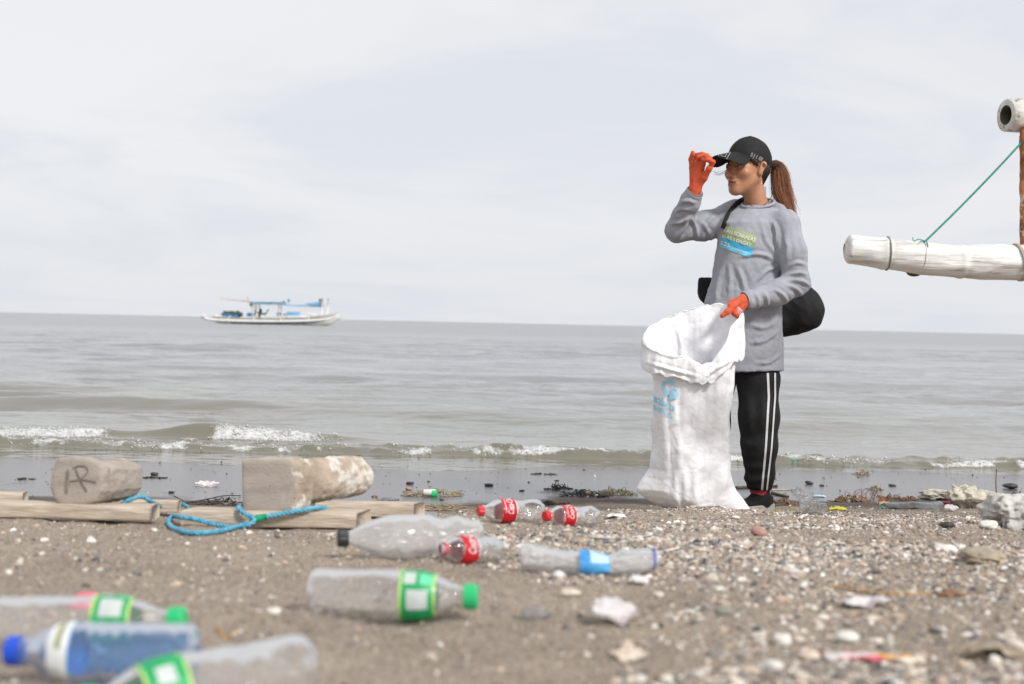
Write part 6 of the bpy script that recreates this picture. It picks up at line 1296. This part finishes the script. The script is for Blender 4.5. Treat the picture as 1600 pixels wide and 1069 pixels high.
stone('stone', 'translucent white lump of gravel right of the green bottle cap', 835, 972, 44, m_film, .5, .8, grp='loose stones', seed=11)
stone('stone', 'small white stone in front of the crushed bottle', 872, 908, 20, m_stonewhite, .7, .8, grp='loose stones', seed=12)
stone('stone', 'white pebble on the sand under the right corner of the sack', 1150, 812, 13, m_stonewhite, .5, .8, grp='loose stones', seed=13)
stone('stone', 'cream stone on the sand in front of the rope loop', 240, 832, 11, m_stonewhite, .7, .8, grp='loose stones', seed=14)
stone('stone', 'dark stone in the shingle near the right rock', 1482, 826, 24, m_stonedark, .4, .8, grp='loose stones', seed=15)
stone('stone', 'white stone at the right edge above the wrapper row', 1478, 862, 34, m_stonewhite, .35, .8, grp='loose stones', seed=16)
# shells
shell('large white and purple shell with a scalloped edge in the middle foreground', 958, 980, 82, m_shelll, 12, .5, 1, cup=.30)
shell('pale tan shell lying flat near the bottom edge', 982, 1034, 64, m_shellt, 4, -.4, 2, cup=.16)
shell('white shell chip in front of the blue-ringed end of the crushed bottle', 1000, 914, 40, m_shellw, 10, .9, 3, cup=.2)
shell('flat white shell lying on the wet sand between the two blocks', 322, 760, 42, m_shellw, 2, .2, 4, cup=.10)
shell('white and lilac shell on the tide line below the magenta scrap', 1487, 799, 26, m_shelll, 8, .3, 5, cup=.25)
shell('small white shell left of the rope in front of the left plank', 1360, 902, 20, m_shellw, 15, .5, 6) if False else None
# litter in the right foreground
scrap('plastic_scrap', 'crumpled white and lilac plastic scrap in the pebbles under the amber stalk', 1355, 950, 72, m_shelll, .28, .5, 3, grp='plastic scraps', crump=.5)
w1 = scrap('wrapper', 'torn red and white wrapper lying in the pebbles at lower right', 1336, 1034, 92, m_wrap, .16, .45, 4, grp='food wrappers', crump=.5)
scrap('wrapper', 'orange and cream torn wrapper touching the red and white one', 1400, 1036, 66, m_wrapo, .18, .5, 5, grp='food wrappers', crump=.5, yaw=-.3)
scrap('leaf', 'curled yellow-brown leaf at the lower right edge', 1556, 1032, 84, m_stonetan, .30, .5, 6, 'leaf', 'dry leaves', crump=.6)
scrap('leaf', 'brown dry leaf at the end of the amber stalk', 1486, 934, 50, m_brownleaf, .3, .5, 7, 'leaf', 'dry leaves', crump=.4)
stick('stalk', 'long thin amber stalk lying across the shingle at right', [(1302, 918), (1345, 926), (1400, 930), (1452, 930)], .0022, .0018, m_amber, 'stalk')
stick('fishing_line', 'thin pale line curving over the sand right of the soda bottles', [(846, 838), (880, 834), (910, 838), (960, 842), (1010, 838), (1034, 836)], .0011, .0011, m_paper, 'line', n=40, sides=6)
stick('straw', 'short white straw behind the crushed bottle end', [(1024, 866), (1060, 858)], .0022, .0022, m_paper, 'straw', 'straws')
stick('straw', 'white straw with a red tip beside the uncapped soda bottle', [(773, 845), (790, 842)], .0028, .0028, m_paper, 'straw', 'straws')
stick('straw', 'tiny red stub at the end of the white straw', [(791, 842), (796, 841)], .0028, .0028, m_red, 'straw', 'straws')
stick('twist_tie', 'curled orange scrap on the sand right of the left green cap', [(340, 985), (345, 994), (355, 999), (366, 998), (372, 990)], .0016, .0014, m_amber, 'tie')
def pink_cup():
    p = G(136, 947); r = .026; t = np.linspace(0, 1, 12); xs = r * .95 * np.sin(t * 1.5); v, f = lathe(np.r_[r * .8 * (1 - np.cos(t * 1.5))], np.r_[r * np.sin(t * 1.5) + .0008], 32, True, True); V = np.stack([v[:, 1], v[:, 2], -v[:, 0]], 1); V[:, 2] -= V[:, 2].min(); solo('plastic_bowl', V + p, f, m_pink, 'upturned pink plastic bowl behind the left bottles', 'bowl')
pink_cup()
scrap('paper_scrap', 'black and white folded scrap on the sand left of the sack', 963, 809, 34, m_paper, .28, .5, 9, grp='paper scraps', crump=.3)
# tide line behind and beside the sack
def tide_litter():
    # crumpled clear bag
    p = G(1268, 806); s = msize(p, 62); h = .0035; B = Field(ax(p[0] - s * .55, p[0] + s * .6, h), ax(p[1] - .08, p[1] + .16, h), ax(p[2] - .02, p[2] + s * .9, h)); P = B.box(); c = p + (0, .04, 0)
    D = sd_chain(P, [c + (-.30 * s, .02, .58 * s), c + (-.12 * s, .01, .36 * s), c + (.10 * s, 0, .18 * s), c + (.36 * s, 0, .05 * s)], [.10 * s, .19 * s, .20 * s, .07 * s], .03); D = D + .012 * (1 - 2.4 * np.abs(noise3(P[0] * 24, P[1] * 24, P[2] * 24, 601))) + .006 * noise3(P[0] * 60, P[1] * 60, P[2] * 60, 602); B.F = D.astype(np.float32); V, F = B.mesh(); solo('plastic_bag', V, F, m_film, 'crumpled clear plastic bag standing on the tide line right of the shoe', 'bag', smooth=False)
    scrap('wrapper', 'small yellow and green wrapper right of the clear bag', 1310, 798, 26, m_yellow, .4, .6, 11, grp='food wrappers')
    p = G(1430, 796); s = msize(p, 92); V, F = bbox((0, 0, 0), (s, .05, .030), .008); bm = bmesh.new(); me_ = mesh('t', V, F); bm.from_mesh(me_); bmesh.ops.subdivide_edges(bm, edges=bm.edges[:], cuts=5, use_grid_fill=True); V = np.array([v.co[:] for v in bm.verts]); bm.verts.index_update(); F = [[v.index for v in f.verts] for f in bm.faces]; bm.free(); bpy.data.meshes.remove(me_)
    V[:, 2] += .012 * fbm(V[:,0]*22, V[:,1]*22, V[:,2]*22, 3, 605); V[:, 1] += .008 * fbm(V[:,0]*30, V[:,1]*30, V[:,2]*30, 2, 606); V[:, 2] *= (1 - .5 * sstep(-.1, -.5, V[:,0] / s)); solo('plastic_sheet', V + p + (0, .03, .012), F, m_greysheet, 'grey ribbed plastic piece lying flat on the tide line at right', 'litter')
    scrap('plastic_scrap', 'magenta plastic scrap at the end of the grey piece', 1477, 790, 14, m_magenta, .9, .6, 12, grp='plastic scraps'); scrap('plastic_scrap', 'yellow plastic scrap behind the grey piece', 1446, 779, 16, m_yellow, .4, .6, 13, grp='plastic scraps'); scrap('plastic_scrap', 'small green plastic scrap at the left end of the grey piece', 1378, 795, 10, m_teal, .6, .6, 14, grp='plastic scraps')
    scrap('plastic_scrap', 'pale blue plastic scrap on the wet edge behind the clear bag', 1281, 777, 20, m_paleblue, .3, .6, 15, grp='plastic scraps'); scrap('leaf', 'orange-brown leaf beside the grey plastic piece', 1382, 789, 18, m_wrapo, .5, .6, 16, 'leaf', 'dry leaves')
    tangle('wire_tangle', 'tangle of rusty orange wire on the tide line', 1352, 783, 76, 13, m_orange, 20, .0016, 20, 'wire', ang=1.2)
    for k, (x, y, w, lab) in enumerate([(1330, 785, 60, 'brown leaf litter under the wire tangle'), (1412, 783, 60, 'brown leaf litter left of the foam block'), (1226, 790, 40, 'brown leaf litter right of the shoe')]): tangle('leaf_litter', lab, x, y, w, 8, m_brownleaf, 26, .0045, 30 + k, 'litter', 'leaf litter on the tide line')
    stone('foam_block', 'weathered cream foam block behind the magenta scrap', 1470, 782, 52, m_foamblock, .35, .6, 'foam', 'washed up foam', 21, .4, crag=.04); stone('foam_block', 'lumpy cream foam beside the pale rock', 1512, 794, 50, m_foamblock, .7, .7, 'foam', 'washed up foam', 22, .5, crag=.06); stone('foam_block', 'long cream foam piece behind the pale rock', 1545, 784, 44, m_foamblock, .35, .6, 'foam', 'washed up foam', 23, .4, crag=.05)
    stone('dark_lump', 'dark hollow husk between the foam pieces', 1496, 786, 26, m_drift, .7, .7, 'husk', None, 24, .3)
    stick('twig', 'thin dark red twig standing upright in the sand at right', [(1557, 776, G(1557, 776)[1]), (1556, 755, G(1557, 776)[1]), (1557, 734, G(1557, 776)[1])], .0030, .0022, m_drift, 'twig', 'twigs', lift=.0001)
    tangle('weed_clump', 'matted weed on the tide line behind the rock', 1590, 782, 40, 10, m_weeddark, 30, .003, 41, 'weed', 'weed on the shore')
    stick('driftwood', 'dark driftwood stick behind the ankle', [(1150, 764), (1180, 763), (1214, 761)], .008, .006, m_drift, 'driftwood', 'driftwood'); stick('driftwood', 'short dark stick right of the ankle', [(1206, 772), (1218, 775), (1231, 778)], .008, .006, m_drift, 'driftwood', 'driftwood'); stick('driftwood', 'pale thin stick lying on the wet edge right of the leg', [(1200, 767), (1236, 766)], .004, .003, m_woodpale, 'driftwood', 'driftwood')
    stick('driftwood', 'brown stick running from the shoe to the clear bag', [(1206, 793), (1226, 790), (1250, 788)], .008, .006, m_drift, 'driftwood', 'driftwood')
    # left of the sack
    for k, (x, y, w, h, m, lab) in enumerate([(676, 776, 86, 10, m_weed, 'dry weed mat round the green and white pot on the wet sand'), (874, 766, 40, 8, m_weeddark, 'dark weed clump on the wet sand above the capped soda bottles'), (915, 778, 70, 8, m_weeddark, 'weed and husks heaped at the tide line left of the sack'), (962, 774, 60, 8, m_weed, 'brown weed strip at the tide line touching the sack'), (700, 798, 90, 6, m_weed, 'shell and weed grit between the plank end and soda bottle'), (860, 790, 50, 5, m_weeddark, 'thin weed streak behind the two capped soda bottles'), (340, 790, 80, 7, m_weeddark, 'dark weed between the two blocks')]): tangle('weed_clump', lab, x, y, w, h, m, 40, .0028, 50 + k, 'weed', 'weed on the shore')
    scrap('plastic_scrap', 'clear plastic scrap at the tide line left of the sack', 905, 772, 52, m_film, .22, .5, 17, grp='plastic scraps'); scrap('plastic_scrap', 'small white plastic scrap at the tide line above the right soda bottle', 930, 775, 10, m_paper, .5, .6, 18, grp='plastic scraps'); scrap('plastic_scrap', 'little red-brown scrap at the tide line left of the white scrap', 918, 773, 10, m_orange, .5, .6, 19, grp='plastic scraps'); scrap('plastic_scrap', 'green plastic scrap at the tide line by the sack', 972, 769, 14, m_teal, .4, .6, 20, grp='plastic scraps')
    scrap('plastic_scrap', 'clear plastic film beyond the end of the knotted plank', 664, 808, 40, m_film, .3, .5, 21, grp='plastic scraps'); scrap('plastic_scrap', 'clear plastic film on the wet sand behind the plank', 606, 782, 34, m_film, .2, .5, 22, grp='plastic scraps'); scrap('plastic_scrap', 'orange scrap at the back end of the unmarked block', 585, 777, 9, m_orange, .5, .6, 23, grp='plastic scraps')
    p = G(673, 777); r = msize(p, 12) / 2; c = p + (-.035, .02, r); root = empty('plastic_pot', p, 'small white pot with a green base on the wet sand', 'pot'); V, F = lathe([0, .002, .03, .052, .056], np.array([.8, .85, .92, 1, .95]) * r, 24); obj('pot_body', V + c, F, m_paper, root); V, F = lathe([.040, .062, .064], np.array([1.03, 1.06, .9]) * r, 24); obj('pot_base', V + c + (0, -.002, -.003), F, m_green, root)
    stick('twig', 'dark forked twig between the two blocks', [(272, 778), (283, 784), (290, 790)], .003, .0016, m_drift, 'twig', 'twigs', lift=.006); stick('twig', 'long dark twig reaching to the unmarked block', [(290, 788), (320, 783), (350, 777), (376, 777)], .0034, .0024, m_drift, 'twig', 'twigs', lift=.004)
    scrap('plastic_scrap', 'white plastic strip beside the unmarked block', 362, 790, 30, m_film, .2, .4, 24, grp='plastic scraps')
    scrap('net_scrap', 'teal net scrap washed in the swash right of the leg', 1242, 724, 34, m_net, .3, .5, 25, 'net', crump=.5)
    tangle('weed_clump', 'cream weed tuft floating in the shallows at right', 1350, 742, 26, 6, m_weed, 22, .003, 61, 'weed', 'weed on the shore'); tangle('weed_clump', 'pale weed tuft at the wet edge under the teal scrap', 1370, 766, 20, 6, m_weed, 20, .003, 62, 'weed', 'weed on the shore')
    stone('stone', 'reddish bit on the wet sand above the weed mat', 638, 770 - 4, 10, m_stonepink, .6, .8, grp='loose stones', seed=31, sub=2)
    # bits on the wet flat
    rs = np.random.RandomState(77)
    for k, (x, y, w, lab) in enumerate([(240, 743, 13, 'dark pebble on the wet sand right of the letter block top'), (268, 771, 10, 'dark pebble just behind the blue rope end'), (640, 757, 12, 'dark pebble on the wet sand left of the weed mat'), (764, 760, 16, 'largest dark pebble on the wet sand right of the weed mat'), (815, 768, 9, 'black pebble on the wet sand above the larger capped soda bottle'), (88, 776, 8, 'dark pebble beside the left end of the letter block'), (870, 752, 8, 'dark pebble on the wet sand far above the smaller soda bottle'), (1285, 760, 9, 'dark pebble at the wet edge behind the clear bag'), (1395, 760, 12, 'dark pebble at the wet edge above the grey plastic piece'), (1265, 757, 14, 'flat dark pebble on the wet sand right of the leg'), (690, 782, 8, 'small dark pebble in front of the green and white pot'), (1580, 764, 22, 'dark flat stone on the wet edge behind the pale rock')]):
        stone('pebble', lab, x, y, w, m_stonedark, rs.uniform(.28, .42), .8, 'pebble', 'dark pebbles on the wet sand', 100 + k, .3, 2)
    for k, (x, y, w, lab) in enumerate([(240, 748, 34, 'brown seaweed lump on the wet sand right of the letter block'), (545, 728, 50, 'seaweed streak behind the unmarked block'), (850, 742, 34, 'faint seaweed streak on the wet sand above the soda bottles'), (36, 750, 30, 'seaweed streak at the left edge behind the letter block')]): tangle('seaweed', lab, x, y, w, 3.0, m_weeddark, 22, .0028, 80 + k, 'seaweed', 'seaweed streaks on the wet sand', .6)
    x = rs.uniform(-2.6, 3.0, 420); y = rs.uniform(6.3, 8.9, 420); z = gz(x, y); k = (z < .05); x, y, z = x[k], y[k], z[k]; sz = np.minimum(.0028 * (1 + rs.pareto(3.0, len(x))), .011)
    scatter('shore_grit', np.stack([x, y, np.maximum(z, 0) + sz * .1], 1), sz, PAL[rs.choice(len(PAL), len(x), p=np.array([4, 4, 6, 10, 14, 24, 28, 6, 4]) / 100)] * .8, m_gravel, seed=8, flat=(1.2, .8, .4), label='fine dark grit stranded on the wet sand')
tide_litter()
